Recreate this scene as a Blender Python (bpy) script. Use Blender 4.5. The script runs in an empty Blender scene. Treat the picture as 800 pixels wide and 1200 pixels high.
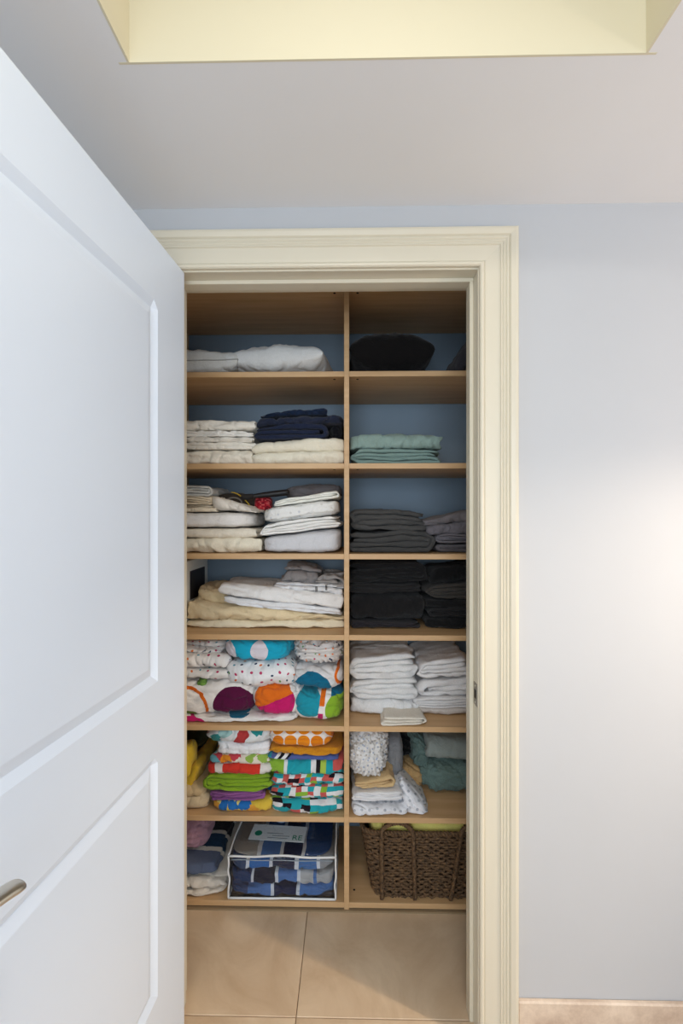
import bpy, math, random
from mathutils import Vector, noise, Matrix

C = bpy.context.scene.collection
S = bpy.context.scene
R = math.radians

# ------------------------------------------------------------------ camera, world, light, exposure
EYE = 1.39
CY = -1.22
F = 534.0
cam_d = bpy.data.cameras.new('camera')
cam_d.sensor_fit = 'AUTO'; cam_d.sensor_width = 36
cam_d.lens = 36 * F / 1200
cam_d.shift_y = 0.005
cam_d.clip_start = 0.02
cam = bpy.data.objects.new('camera', cam_d); C.objects.link(cam)
cam.location = (0, CY, EYE)
cam.rotation_euler = (R(90), 0, math.atan(10 / F))
S.camera = cam

S.view_settings.view_transform = 'Standard'
S.view_settings.look = 'None'
S.view_settings.gamma = 1
S.view_settings.use_curve_mapping = False
S.view_settings.exposure = 0.8

w = bpy.data.worlds.new('world'); S.world = w; w.use_nodes = True
w.node_tree.nodes['Background'].inputs[0].default_value = (0.62, 0.80, 1.0, 1)
w.node_tree.nodes['Background'].inputs[1].default_value = 1.0

def area(name, loc, target, size, power, col, shape='RECTANGLE', sy=None):
    d = bpy.data.lights.new(name, 'AREA'); d.shape = shape; d.size = size; d.size_y = sy or size
    d.energy = power; d.color = col
    o = bpy.data.objects.new(name, d); C.objects.link(o); o.location = loc
    o.rotation_euler = (Vector(target) - Vector(loc)).to_track_quat('-Z', 'Y').to_euler()
    return o
def point(name, loc, rad, power, col):
    d = bpy.data.lights.new(name, 'POINT'); d.energy = power; d.color = col; d.shadow_soft_size = rad
    o = bpy.data.objects.new(name, d); C.objects.link(o); o.location = loc
    return o
area('window_daylight', (-0.15, -2.95, 1.55), (-0.1, 0, 1.15), 1.3, 18, (0.87, 0.94, 1.0), sy=1.2)
area('side_window_daylight', (2.10, -1.9, 1.35), (-0.6, -0.7, 1.2), 1.1, 4, (0.62, 0.82, 1.0), sy=1.5)
point('warm_lamp', (1.75, -0.80, 1.50), 0.05, 12, (1.0, 0.77, 0.60))
spd = bpy.data.lights.new('warm_spot', 'SPOT'); spd.energy = 52; spd.color = (1.0, 0.82, 0.62); spd.shadow_soft_size = 0.04
spd.spot_size = R(54); spd.spot_blend = 1.0
spo = bpy.data.objects.new('warm_spot', spd); C.objects.link(spo); spo.location = (1.80, -0.73, 1.78)
spo.rotation_euler = (Vector((-0.25, 0.32, 0.25)) - spo.location).to_track_quat('-Z', 'Y').to_euler()
area('ceiling_downlight', (0.05, -1.05, 2.485), (0.05, -0.90, 0), 0.22, 3, (1.0, 0.94, 0.86), 'DISK')

# ------------------------------------------------------------------ helpers
def WX(px, Y): return (px - 410) * (Y - CY) / F
def WZ(py, Y): return EYE - (py - 606) * (Y - CY) / F

def link(name, verts, faces, mat, parent=None, uvs=None, smooth=True, loc=None, rot=None):
    me = bpy.data.meshes.new(name)
    me.from_pydata(verts, [], faces)
    if smooth: me.shade_smooth()
    if uvs:
        ul = me.uv_layers.new(name='UVMap')
        vi = [0] * len(me.loops); me.loops.foreach_get('vertex_index', vi)
        flat = []
        for i in vi: flat += uvs[i]
        ul.data.foreach_set('uv', flat)
    me.materials.append(mat)
    o = bpy.data.objects.new(name, me); C.objects.link(o)
    if parent is not None: o.parent = parent
    if loc: o.location = loc
    if rot: o.rotation_euler = rot
    return o
def tag(o, label=None, cat=None, group=None, kind=None):
    if label: o['label'] = label
    if cat: o['category'] = cat
    if group: o['group'] = group
    if kind: o['kind'] = kind
    return o
def empty(name, loc=(0, 0, 0), rot=(0, 0, 0)):
    o = bpy.data.objects.new(name, None); C.objects.link(o); o.location = loc; o.rotation_euler = rot
    o.empty_display_size = 0.05
    return o
class MB:
    def __init__(s): s.v = []; s.f = []
    def box(s, x0, x1, y0, y1, z0, z1):
        n = len(s.v)
        s.v += [(x0,y0,z0),(x1,y0,z0),(x1,y1,z0),(x0,y1,z0),(x0,y0,z1),(x1,y0,z1),(x1,y1,z1),(x0,y1,z1)]
        s.f += [tuple(n+i for i in q) for q in ((0,3,2,1),(4,5,6,7),(0,1,5,4),(1,2,6,5),(2,3,7,6),(3,0,4,7))]
        return s
    def bbox(s, x0, x1, y0, y1, z0, z1, b=0.001):
        """box with chamfered edges"""
        import itertools
        n = len(s.v)
        c = [(x0, x1), (y0, y1), (z0, z1)]
        idx = {}
        for cx in (0, 1):
            for cy in (0, 1):
                for cz in (0, 1):
                    for ax in range(3):
                        p = [c[0][cx], c[1][cy], c[2][cz]]
                        for k, e in enumerate((cx, cy, cz)):
                            if k != ax: p[k] += b if e == 0 else -b
                        idx[(cx, cy, cz, ax)] = len(s.v); s.v.append(tuple(p))
        def o(ax, e): # big faces
            oth = [k for k in range(3) if k != ax]
            seq = [(0,0),(1,0),(1,1),(0,1)]
            out = []
            for a, bb in seq:
                t = [0,0,0]; t[ax] = e; t[oth[0]] = a; t[oth[1]] = bb
                out.append(idx[(t[0], t[1], t[2], ax)])
            flip = (e == 0) != (ax == 1)
            return tuple(reversed(out)) if flip else tuple(out)
        for ax in range(3):
            for e in (0, 1): s.f.append(o(ax, e))
        for ax in range(3):  # edges along ax
            o1, o2 = [k for k in range(3) if k != ax]
            for a in (0, 1):
                for bb in (0, 1):
                    def g(e, face):
                        t = [0,0,0]; t[ax] = e; t[o1] = a; t[o2] = bb
                        return idx[(t[0], t[1], t[2], face)]
                    q = [g(0, o1), g(1, o1), g(1, o2), g(0, o2)]
                    P = [Vector(s.v[i]) for i in q]
                    nn = (P[1]-P[0]).cross(P[2]-P[0])
                    ctr = Vector(((x0+x1)/2, (y0+y1)/2, (z0+z1)/2))
                    if nn.dot(sum(P, Vector())/4 - ctr) < 0: q.reverse()
                    s.f.append(tuple(q))
        for cx in (0, 1):
            for cy in (0, 1):
                for cz in (0, 1):
                    q = [idx[(cx,cy,cz,0)], idx[(cx,cy,cz,1)], idx[(cx,cy,cz,2)]]
                    if (cx+cy+cz) % 2 == 0: q.reverse()
                    s.f.append(tuple(q))
        return s
    def tube(s, pts, r, n=8, closed=False, flat=1.0):
        base = len(s.v); m = len(pts); P = [Vector(p) for p in pts]
        prev = None
        for i in range(m):
            if closed: t = P[(i+1) % m] - P[i-1]
            else: t = P[min(i+1, m-1)] - P[max(i-1, 0)]
            t.normalize()
            if prev is None:
                up = Vector((0,0,1)) if abs(t.z) < 0.9 else Vector((0,1,0))
                a = t.cross(up).normalized()
            else:
                a = (prev - t * prev.dot(t)).normalized()
            prev = a; b = t.cross(a)
            rr = r[i] if isinstance(r, (list, tuple)) else r
            for k in range(n):
                q = 2*math.pi*k/n
                s.v.append(tuple(P[i] + a*math.cos(q)*rr + b*math.sin(q)*rr*flat))
        for i in range(m if closed else m-1):
            j = (i+1) % m
            for k in range(n):
                l = (k+1) % n
                s.f.append((base+i*n+k, base+i*n+l, base+j*n+l, base+j*n+k))
        if not closed:
            s.f.append(tuple(base+k for k in reversed(range(n))))
            s.f.append(tuple(base+(m-1)*n+k for k in range(n)))
        return s
    def disc(s, c, axis, r, h, n=16):
        a = Vector(axis).normalized()
        return s.tube([Vector(c), Vector(c) + a*h], r, n)
    def build(s, name, mat, parent=None, smooth=False, **k):
        return link(name, s.v, s.f, mat, parent, smooth=smooth, **k)

# ------------------------------------------------------------------ materials
def nodes(name):
    m = bpy.data.materials.new(name); m.use_nodes = True
    nt = m.node_tree; b = nt.nodes['Principled BSDF']
    return m, nt, b
def N(nt, t, **k):
    n = nt.nodes.new(t)
    for a, v in k.items():
        if a == 'inp':
            for i, x in v.items(): n.inputs[i].default_value = x
        else: setattr(n, a, v)
    return n
def srgb(c):
    return tuple(((x/255)/12.92 if x/255 <= .04045 else ((x/255+.055)/1.055)**2.4) for x in c) + (1,)
def add_bump(nt, b, scale, strength, dist=0.002, detail=6, vec='Object', kind='noise', stretch=(1,1,1)):
    tc = N(nt, 'ShaderNodeTexCoord'); mp = N(nt, 'ShaderNodeMapping'); mp.inputs['Scale'].default_value = stretch
    nt.links.new(tc.outputs[vec], mp.inputs[0])
    t = N(nt, 'ShaderNodeTexNoise', inp={'Scale': scale, 'Detail': detail, 'Roughness': 0.6})
    nt.links.new(mp.outputs[0], t.inputs['Vector'])
    bp = N(nt, 'ShaderNodeBump', inp={'Strength': strength, 'Distance': dist})
    nt.links.new(t.outputs['Fac'], bp.inputs['Height'])
    nt.links.new(bp.outputs[0], b.inputs['Normal'])
    return t
def mix(nt, fac, a, b):
    n = nt.nodes.new('ShaderNodeMix'); n.data_type = 'RGBA'
    for sock, v in ((n.inputs[0], fac), (n.inputs[6], a), (n.inputs[7], b)):
        if isinstance(v, bpy.types.NodeSocket): nt.links.new(v, sock)
        else: sock.default_value = v
    return n.outputs[2]
def math_(nt, op, a, b=0.0, c=None):
    n = nt.nodes.new('ShaderNodeMath'); n.operation = op
    for i, v in enumerate((a, b) if c is None else (a, b, c)):
        if isinstance(v, bpy.types.NodeSocket): nt.links.new(v, n.inputs[i])
        else: n.inputs[i].default_value = v
    return n.outputs[0]
def paint(name, col, rough=0.6, var=0.03, bump=0.08, bs=180):
    m, nt, b = nodes(name)
    c = srgb(col)
    tc = N(nt, 'ShaderNodeTexCoord')
    t = N(nt, 'ShaderNodeTexNoise', inp={'Scale': 2.5, 'Detail': 3})
    nt.links.new(tc.outputs['Object'], t.inputs['Vector'])
    o = mix(nt, t.outputs['Fac'], tuple(x*(1-var) for x in c[:3])+(1,), tuple(min(1, x*(1+var)) for x in c[:3])+(1,))
    nt.links.new(o, b.inputs['Base Color'])
    b.inputs['Roughness'].default_value = rough
    add_bump(nt, b, bs, bump, 0.001)
    return m
def finish_cloth(nt, b, colsock, terry, var=0.12):
    tc = N(nt, 'ShaderNodeTexCoord')
    t = N(nt, 'ShaderNodeTexNoise', inp={'Scale': 260 if terry else 420, 'Detail': 3, 'Roughness': 0.7})
    nt.links.new(tc.outputs['Object'], t.inputs['Vector'])
    mr = N(nt, 'ShaderNodeMapRange', inp={'To Min': 1-var*1.6, 'To Max': 1+var*1.6})
    nt.links.new(t.outputs['Fac'], mr.inputs[0])
    mul = N(nt, 'ShaderNodeVectorMath', operation='SCALE')
    if isinstance(colsock, bpy.types.NodeSocket): nt.links.new(colsock, mul.inputs[0])
    else: mul.inputs[0].default_value = colsock[:3]
    nt.links.new(mr.outputs[0], mul.inputs['Scale'])
    nt.links.new(mul.outputs[0], b.inputs['Base Color'])
    b.inputs['Roughness'].default_value = 0.95
    b.inputs['Specular IOR Level'].default_value = 0.15
    b.inputs['Sheen Weight'].default_value = 0.12
    b.inputs['Sheen Roughness'].default_value = 0.5
    # wrinkles + weave in one bump chain
    t2 = N(nt, 'ShaderNodeTexNoise', inp={'Scale': 34, 'Detail': 6, 'Roughness': 0.62, 'Distortion': 1.6})
    nt.links.new(tc.outputs['Object'], t2.inputs['Vector'])
    b1 = N(nt, 'ShaderNodeBump', inp={'Strength': 0.8, 'Distance': 0.005 if not terry else 0.004})
    nt.links.new(t2.outputs['Fac'], b1.inputs['Height'])
    b2 = N(nt, 'ShaderNodeBump', inp={'Strength': 0.9 if terry else 0.3, 'Distance': 0.003 if terry else 0.0008})
    nt.links.new(t.outputs['Fac'], b2.inputs['Height'])
    nt.links.new(b1.outputs[0], b2.inputs['Normal'])
    nt.links.new(b2.outputs[0], b.inputs['Normal'])
_cache = {}
def cloth(col, terry=False, var=0.12):
    k = (col, terry, var)
    if k not in _cache:
        m, nt, b = nodes('cloth'); finish_cloth(nt, b, srgb(col), terry, var); _cache[k] = m
    return _cache[k]
def ramp(nt, fac, cols):
    n = N(nt, 'ShaderNodeValToRGB'); cr = n.color_ramp; cr.interpolation = 'CONSTANT'
    while len(cr.elements) < len(cols): cr.elements.new(0.5)
    for i, c in enumerate(cols):
        cr.elements[i].position = i/len(cols); cr.elements[i].color = srgb(c)
    nt.links.new(fac, n.inputs[0]); return n.outputs[0]
def uvvec(nt, scale=(1, 1, 1), off=(0, 0, 0)):
    tc = N(nt, 'ShaderNodeUVMap'); mp = N(nt, 'ShaderNodeMapping')
    mp.inputs['Scale'].default_value = scale; mp.inputs['Location'].default_value = off
    nt.links.new(tc.outputs[0], mp.inputs[0]); return mp.outputs[0]
def m_dots(base, cols, pitch, rad, rnd=0.55, terry=False, off=(0,0,0)):
    m, nt, b = nodes('dotted_cloth')
    v = N(nt, 'ShaderNodeTexVoronoi', voronoi_dimensions='2D', inp={'Scale': 1.0, 'Randomness': rnd})
    nt.links.new(uvvec(nt, (1/pitch, 1/pitch, 1), off), v.inputs['Vector'])
    sep = N(nt, 'ShaderNodeSeparateColor'); nt.links.new(v.outputs['Color'], sep.inputs[0])
    c = ramp(nt, sep.outputs[0], cols)
    f = math_(nt, 'LESS_THAN', v.outputs['Distance'], rad/pitch)
    finish_cloth(nt, b, mix(nt, f, srgb(base), c), terry, 0.06); return m
def m_blotch(base, cols, scale, thr=0.5, off=(0,0,0), base_share=3):
    """printed shapes: voronoi cells, some cells ground colour"""
    m, nt, b = nodes('printed_cloth')
    uv = uvvec(nt, (scale, scale, 1), off)
    nz = N(nt, 'ShaderNodeTexNoise', inp={'Scale': 2.0, 'Detail': 1}); nt.links.new(uv, nz.inputs['Vector'])
    ad = N(nt, 'ShaderNodeVectorMath', operation='MULTIPLY_ADD'); ad.inputs[1].default_value = (.7,.7,0)
    nt.links.new(nz.outputs['Color'], ad.inputs[0]); nt.links.new(uv, ad.inputs[2])
    v = N(nt, 'ShaderNodeTexVoronoi', voronoi_dimensions='2D', inp={'Scale': 1.0})
    nt.links.new(ad.outputs[0], v.inputs['Vector'])
    sep = N(nt, 'ShaderNodeSeparateColor'); nt.links.new(v.outputs['Color'], sep.inputs[0])
    lst = []
    for i in range(base_share): lst.append(base)
    lst += list(cols)
    random.Random(len(cols)*7+base_share).shuffle(lst)
    c = ramp(nt, sep.outputs[1], lst)
    f = math_(nt, 'LESS_THAN', v.outputs['Distance'], thr)
    finish_cloth(nt, b, mix(nt, f, srgb(base), c), False, 0.06); return m
def m_check(cols, cu, cv, seed=0):
    m, nt, b = nodes('checked_cloth')
    uv = uvvec(nt, (1/cu, 1/cv, 1), (seed, seed*1.7, 0))
    fl = N(nt, 'ShaderNodeVectorMath', operation='FLOOR'); nt.links.new(uv, fl.inputs[0])
    wn = N(nt, 'ShaderNodeTexWhiteNoise', noise_dimensions='2D'); nt.links.new(fl.outputs[0], wn.inputs['Vector'])
    finish_cloth(nt, b, ramp(nt, wn.outputs[0], cols), False, 0.06); return m
def m_placed(base, shapes, terry=False):
    """print laid on the cloth at places given in the object's own x,z (metres).
    shapes: ('disc',x,z,r,col) ('ring',x,z,r0,r1,col) ('half',x,z,r,col_top,col_bottom,slope) ('rect',x0,x1,z0,z1,col) ; squash optional"""
    m, nt, b = nodes('printed_cloth')
    tc = N(nt, 'ShaderNodeTexCoord'); sx = N(nt, 'ShaderNodeSeparateXYZ'); nt.links.new(tc.outputs['Object'], sx.inputs[0])
    X = sx.outputs[0]; Z = sx.outputs[2]
    # a little wobble so print edges follow the cloth
    nz = N(nt, 'ShaderNodeTexNoise', inp={'Scale': 22, 'Detail': 2}); nt.links.new(tc.outputs['Object'], nz.inputs['Vector'])
    wob = math_(nt, 'MULTIPLY_ADD', nz.outputs['Fac'], 0.006, -0.003)
    X = math_(nt, 'ADD', X, wob); Z = math_(nt, 'ADD', Z, wob)
    cur = srgb(base)
    def dist(x, z, sq=1.0):
        dx = math_(nt, 'SUBTRACT', X, x); dz = math_(nt, 'MULTIPLY', math_(nt, 'SUBTRACT', Z, z), sq)
        return math_(nt, 'SQRT', math_(nt, 'ADD', math_(nt, 'MULTIPLY', dx, dx), math_(nt, 'MULTIPLY', dz, dz)))
    for s in shapes:
        k = s[0]
        if k == 'disc':
            d = dist(s[1], s[2], s[5] if len(s) > 5 else 1.0); cur = mix(nt, math_(nt, 'LESS_THAN', d, s[3]), cur, srgb(s[4]))
        elif k == 'ring':
            d = dist(s[1], s[2]); f = math_(nt, 'MULTIPLY', math_(nt, 'LESS_THAN', d, s[4]), math_(nt, 'GREATER_THAN', d, s[3]))
            cur = mix(nt, f, cur, srgb(s[5]))
        elif k == 'half':
            d = dist(s[1], s[2]); f = math_(nt, 'LESS_THAN', d, s[3])
            line = math_(nt, 'GREATER_THAN', math_(nt, 'SUBTRACT', Z, s[2]), math_(nt, 'MULTIPLY', math_(nt, 'SUBTRACT', X, s[1]), s[6]))
            cur = mix(nt, f, cur, mix(nt, line, srgb(s[5]), srgb(s[4])))
        elif k == 'rect':
            sl = s[6] if len(s) > 6 else 0.0
            XX = math_(nt, 'SUBTRACT', X, math_(nt, 'MULTIPLY', Z, sl))
            f = math_(nt, 'MULTIPLY', math_(nt, 'MULTIPLY', math_(nt, 'GREATER_THAN', XX, s[1]), math_(nt, 'LESS_THAN', XX, s[2])),
                      math_(nt, 'MULTIPLY', math_(nt, 'GREATER_THAN', Z, s[3]), math_(nt, 'LESS_THAN', Z, s[4])))
            cur = mix(nt, f, cur, srgb(s[5]))
    finish_cloth(nt, b, cur, terry, 0.06); return m
def m_bands(axis, bands, last):
    """colour bands along one object axis: list of (upper limit, colour)"""
    m, nt, b = nodes('striped_cloth')
    tc = N(nt, 'ShaderNodeTexCoord'); sx = N(nt, 'ShaderNodeSeparateXYZ'); nt.links.new(tc.outputs['Object'], sx.inputs[0])
    A = sx.outputs[axis]
    nz = N(nt, 'ShaderNodeTexNoise', inp={'Scale': 9, 'Detail': 2}); nt.links.new(tc.outputs['Object'], nz.inputs['Vector'])
    A = math_(nt, 'ADD', A, math_(nt, 'MULTIPLY_ADD', nz.outputs['Fac'], 0.02, -0.01))
    cur = srgb(last)
    for lim, c in reversed(bands):
        cur = mix(nt, math_(nt, 'LESS_THAN', A, lim), cur, srgb(c))
    finish_cloth(nt, b, cur, False, 0.07); return m

# ------------------------------------------------------------------ cloth geometry
def semicircle(cx, zc, Rr, side, up, k=7, squash=0.8):
    """half turn on 'side' (+1 right) from bottom to top if up else top to bottom"""
    out = []
    for i in range(1, k):
        a = math.pi*i/k
        z = -math.cos(a)*Rr if up else math.cos(a)*Rr
        out.append((cx + side*math.sin(a)*Rr*squash, zc + z))
    return out
def fold_path(w, h, n, style):
    """returns (points, half thickness). path lies in a plane (a horizontal, z vertical), a from 0..w"""
    p = h/n
    hz = lambda k: (k+.5)*p
    pts = []
    def run(a0, a1, k, m=12):
        for i in range(m+1):
            pts.append((a0+(a1-a0)*i/m, hz(k)))
    q = p*.9
    if style == 'serp':
        a, b = q, w-q
        right = False
        for k in range(n):
            s, e = (a, b) if right else (b, a)
            if k == n-1: e = w*0.06 if not right else w*0.93
            run(s, e, k)
            if k < n-1: pts.extend(semicircle(e, (hz(k)+hz(k+1))/2, p/2, 1 if right else -1, True, squash=1.3))
            right = not right
    elif style == 'wrap':     # 4 layers: outer turn wraps the left
        Rb = p*1.5
        run(w-q*.6, Rb+p*.3, 3)
        pts.extend(semicircle(Rb+p*.3, hz(1.5), Rb, -1, False, 12, 0.9))
        run(Rb+p*.3, w-q, 0)
        pts.extend(semicircle(w-q, hz(.5), p/2, 1, True, squash=1.3))
        run(w-q, Rb+p*.3, 1)
        pts.extend(semicircle(Rb+p*.3, hz(1.5), p/2, -1, True, squash=1.3))
        run(Rb+p*.3, w-q*1.2, 2)
    elif style == 'tri':      # 3 layers: top flap tucked under
        Rb = p
        run(w-q*2.0, Rb+p*.3, 1)
        pts.extend(semicircle(Rb+p*.3, hz(.5), p/2, -1, False))
        run(Rb+p*.3, w-q-Rb*.5, 0)
        pts.extend(semicircle(w-q-Rb*.5, hz(1), Rb, 1, True, 10, 0.9))
        run(w-q-Rb*.5, q, 2)
    return pts, p*.5
def resample(pts, step):
    out = [pts[0]]; acc = 0
    for a, b in zip(pts, pts[1:]):
        d = math.hypot(b[0]-a[0], b[1]-a[1])
        if d < 1e-7: continue
        out.append(b)
    return out
def fold(name, px0, px1, pytop, z0, Yf, D, mat, n=4, style='wrap', face='end', flip=False, vflip=False, seed=0,
         amp=0.0028, s0=0.0, s1=0.0, label=None, cat='towel', group=None, top_z=None, loose=0.010, dy=0.0, rotz=0.0, K=None):
    """a folded piece of cloth. face 'end': the folded cross-section looks at the door; 'front': a rounded fold looks at the door.
    Returns (object, top height)."""
    rnd = random.Random(seed*77+int(px0))
    x0 = WX(px0, Yf); x1 = WX(px1, Yf); W = x1-x0
    zt = top_z if top_z is not None else WZ(pytop, Yf)
    H = zt-z0
    L = W if face == 'end' else D      # length along the fold path
    E = D if face == 'end' else W      # extrusion
    pts, t = fold_path(L, H, n, style)
    pts = resample(pts, 0)
    m = len(pts)
    # arclength
    s = [0.0]
    for a, b in zip(pts, pts[1:]): s.append(s[-1]+math.hypot(b[0]-a[0], b[1]-a[1]))
    nor = []
    for i in range(m):
        a = pts[max(i-1, 0)]; b = pts[min(i+1, m-1)]
        tx, tz = b[0]-a[0], b[1]-a[1]; l = math.hypot(tx, tz) or 1
        nor.append((-tz/l, tx/l))
    K = K or (30 if face == 'end' else 64)
    rows = [0.0, 0.0035, 0.009, 0.018] ; rows = [r for r in rows if r < E*.4]
    mid = [rows[-1]+(E-2*rows[-1])*i/K for i in range(1, K)]
    rows = rows + mid + [E-r for r in reversed(rows)]
    nr = len(rows)
    def tsc(e):
        d = min(e, E-e)
        return 0.55 + 0.45*min(1, (d/0.010))**.5 if d < 0.010 else 1.0
    lay_off = [rnd.uniform(0, 1) for _ in range(40)]
    verts = []; uvs = []
    sd = Vector((seed*3.17+px0*.1, seed*1.3, pytop*.07))
    thin = 0.94 if face == 'end' else 0.97; arc = None
    for e in rows:
        k = tsc(e)
        prof = []
        for i in range(m):
            cap = min(1, min(i, m-1-i)/1.2) if (i < 2 or i > m-3) else 1
            tt = t*k*thin*(0.55+0.45*cap)
            prof.append((pts[i][0]+nor[i][0]*tt, pts[i][1]+nor[i][1]*tt, s[i]))
        for i in reversed(range(m)):
            cap = min(1, min(i, m-1-i)/1.2) if (i < 2 or i > m-3) else 1
            tt = t*k*thin*(0.55+0.45*cap)
            prof.append((pts[i][0]-nor[i][0]*tt, pts[i][1]-nor[i][1]*tt, s[i]))
        if arc is None:
            arc = [0.0]
            for a_, b_ in zip(prof, prof[1:]): arc.append(arc[-1]+math.hypot(b_[0]-a_[0], b_[1]-a_[1]))
        prof = [(q_[0], q_[1], arc[qi]) for qi, q_ in enumerate(prof)]
        for (a, z, sl) in prof:
            av = L-a if flip else a
            zz = H-z if vflip else z
            lay = int(max(0, min(n-1, z/H*n)))
            if face == 'end': X, Y = av, e
            else: X, Y = e, a
            # loose edges: each layer pushed back a different amount
            u = (X/W)*2-1
            lo = lay_off[lay]*loose
            if face == 'end': Y2 = Y + lo*max(0, 1-Y/0.06) + 0.012*abs(u)**6*(max(0, 1-Y/0.05))
            else:
                Y2 = Y + lo*max(0, 1-Y/0.06)*0.7 + 0.016*abs(u)**5*max(0, 1-Y/0.08)
            p3 = Vector((X, Y2, zz))
            nv = noise.noise_vector(Vector((X*9, Y2*16, zz*30))+sd)*amp*1.7
            nw = noise.noise_vector(Vector((X*34, Y2*34, zz*60))+sd)*amp*.7
            cr = max(0, 1-abs(noise.noise(Vector((X*11+Y2*4, Y2*12, zz*26+X*5))+sd))*2.2)**4 + .7*max(0, 1-abs(noise.noise(Vector((X*24, Y2*20+X*8, zz*14))+sd*2))*2.5)**5
            nw.y += cr*amp*1.7
            nw.z -= cr*amp*.8*(1 if zz > H*.5 else -1)
            X_sh = (lay_off[(lay+7) % 40]-.5)*.008
            nw.x += X_sh
            sag = noise.noise(Vector((X*6, Y2*5, 3))+sd)*amp*1.6*(zz/H)
            p3 += Vector((nv.x*2.0+nw.x, nv.y*1.6+nw.y, (nv.z+nw.z)*.9+sag))
            bz = min(max(zz/H, 0), 1)
            # rounded shoulder: top corners droop
            p3.z -= 0.10*H*abs(u)**8*bz
            p3.z = max(p3.z, 0.0006)
            p3.z += (X-W/2)*(s0+(s1-s0)*bz)
            verts.append((p3.x-W/2, p3.y, p3.z)); uvs.append((sl, e) if face == 'end' else (e, sl))
    faces = []; M = 2*m
    for r in range(nr-1):
        for i in range(M):
            j = (i+1) % M
            faces.append((r*M+i, r*M+j, (r+1)*M+j, (r+1)*M+i))
    for i in range(m-1):
        a, b, c, d = i, i+1, M-2-i, M-1-i
        faces.append((a, d, c, b))
        o = (nr-1)*M
        faces.append((o+a, o+b, o+c, o+d))
    if (face == 'front') != flip != vflip: faces = [tuple(reversed(f)) for f in faces]
    o = link(name, verts, faces, mat, uvs=uvs, loc=((x0+x1)/2, Yf+dy, z0), rot=(0, 0, rotz))
    fix_normals(o)
    if label: tag(o, label, cat, group)
    return o, zt
def fix_normals(o):
    import bmesh
    bm = bmesh.new(); bm.from_mesh(o.data)
    bmesh.ops.recalc_face_normals(bm, faces=bm.faces)
    bm.to_mesh(o.data); bm.free()
def cube_sphere(n):
    vid = {}; verts = []; faces = []
    def vtx(p):
        k = tuple(round(c, 5) for c in p)
        if k not in vid: vid[k] = len(verts); verts.append(p)
        return vid[k]
    for ax in range(3):
        for sgn in (-1, 1):
            for i in range(n):
                for j in range(n):
                    q = []
                    for a, b in ((i, j), (i+1, j), (i+1, j+1), (i, j+1)):
                        p = [0, 0, 0]; p[ax] = sgn; p[(ax+1) % 3] = -1+2*a/n; p[(ax+2) % 3] = -1+2*b/n
                        q.append(vtx(tuple(p)))
                    faces.append(tuple(q) if sgn > 0 else tuple(reversed(q)))
    return verts, faces
def loaf(name, px0, px1, pytop, z0, Yf, D, mat, k=4.0, seed=0, amp=0.006, grooves=(), label=None, cat='bedding', group=None,
         n=30, s0=0.0, s1=0.0, rot=None, top_z=None, ruf=0.0, gd=0.008, fx=1.0, parent=None, taper=0.0):
    """a soft stuffed or rolled bundle"""
    x0 = WX(px0, Yf); x1 = WX(px1, Yf); W = x1-x0; zt = top_z if top_z is not None else WZ(pytop, Yf); H = zt-z0
    vs, fs = cube_sphere(n)
    sd = Vector((seed*5.1, px0*.13, pytop*.09)); out = []; uvs = []
    for p in vs:
        q = [math.copysign(math.sin(abs(c)*math.pi/4)/math.sin(math.pi/4), c) for c in p]
        l = sum(abs(c)**k for c in q)**(1/k)
        q = Vector([c/l for c in q])
        P = Vector((q.x*W/2, D/2+q.y*D/2, H/2+q.z*H/2))
        nn = Vector((q.x/(W/2), q.y/(D/2), q.z/(H/2))).normalized()
        f = P*1.0
        d = noise.noise(f*13+sd)*amp*1.3 + noise.noise(Vector((f.x*40*fx, f.y*18, f.z*40))+sd)*amp*.45
        cr = max(0, 1-abs(noise.noise(Vector((f.x*12+f.y*5, f.y*12, f.z*16+f.x*6))+sd))*2.4)**5
        cr2 = max(0, 1-abs(noise.noise(Vector((f.x*30, f.y*16, f.z*24-f.x*9))+sd*1.7))*2.6)**5
        d -= (cr+.6*cr2)*amp*1.2
        if ruf: d += abs(noise.noise(Vector((f.x*60, f.y*30, f.z*90))+sd))*ruf
        for g in grooves:
            gz, sl = (g if isinstance(g, tuple) else (g, 0.0))
            dz = (f.z - gz*H - sl*f.x - noise.noise(Vector((f.x*14, seed, gz*9)))*.005)
            d -= gd*math.exp(-(dz/0.0035)**2)*max(0, min(1, 1-f.y/(D*.8)))
        P += nn*d
        P.z = max(P.z, 0.0008)
        P.z *= 1-taper*min(1, max(0, P.x/W+.5))
        P.z += P.x*(s0+(s1-s0)*min(1, max(0, P.z/H)))
        out.append(tuple(P)); uvs.append((P.x+.5, P.z+P.y*.6+.2))
    o = link(name, out, fs, mat, parent, uvs=uvs, loc=((x0+x1)/2, Yf, z0), rot=rot)
    if label: tag(o, label, cat, group)
    return o, zt
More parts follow.
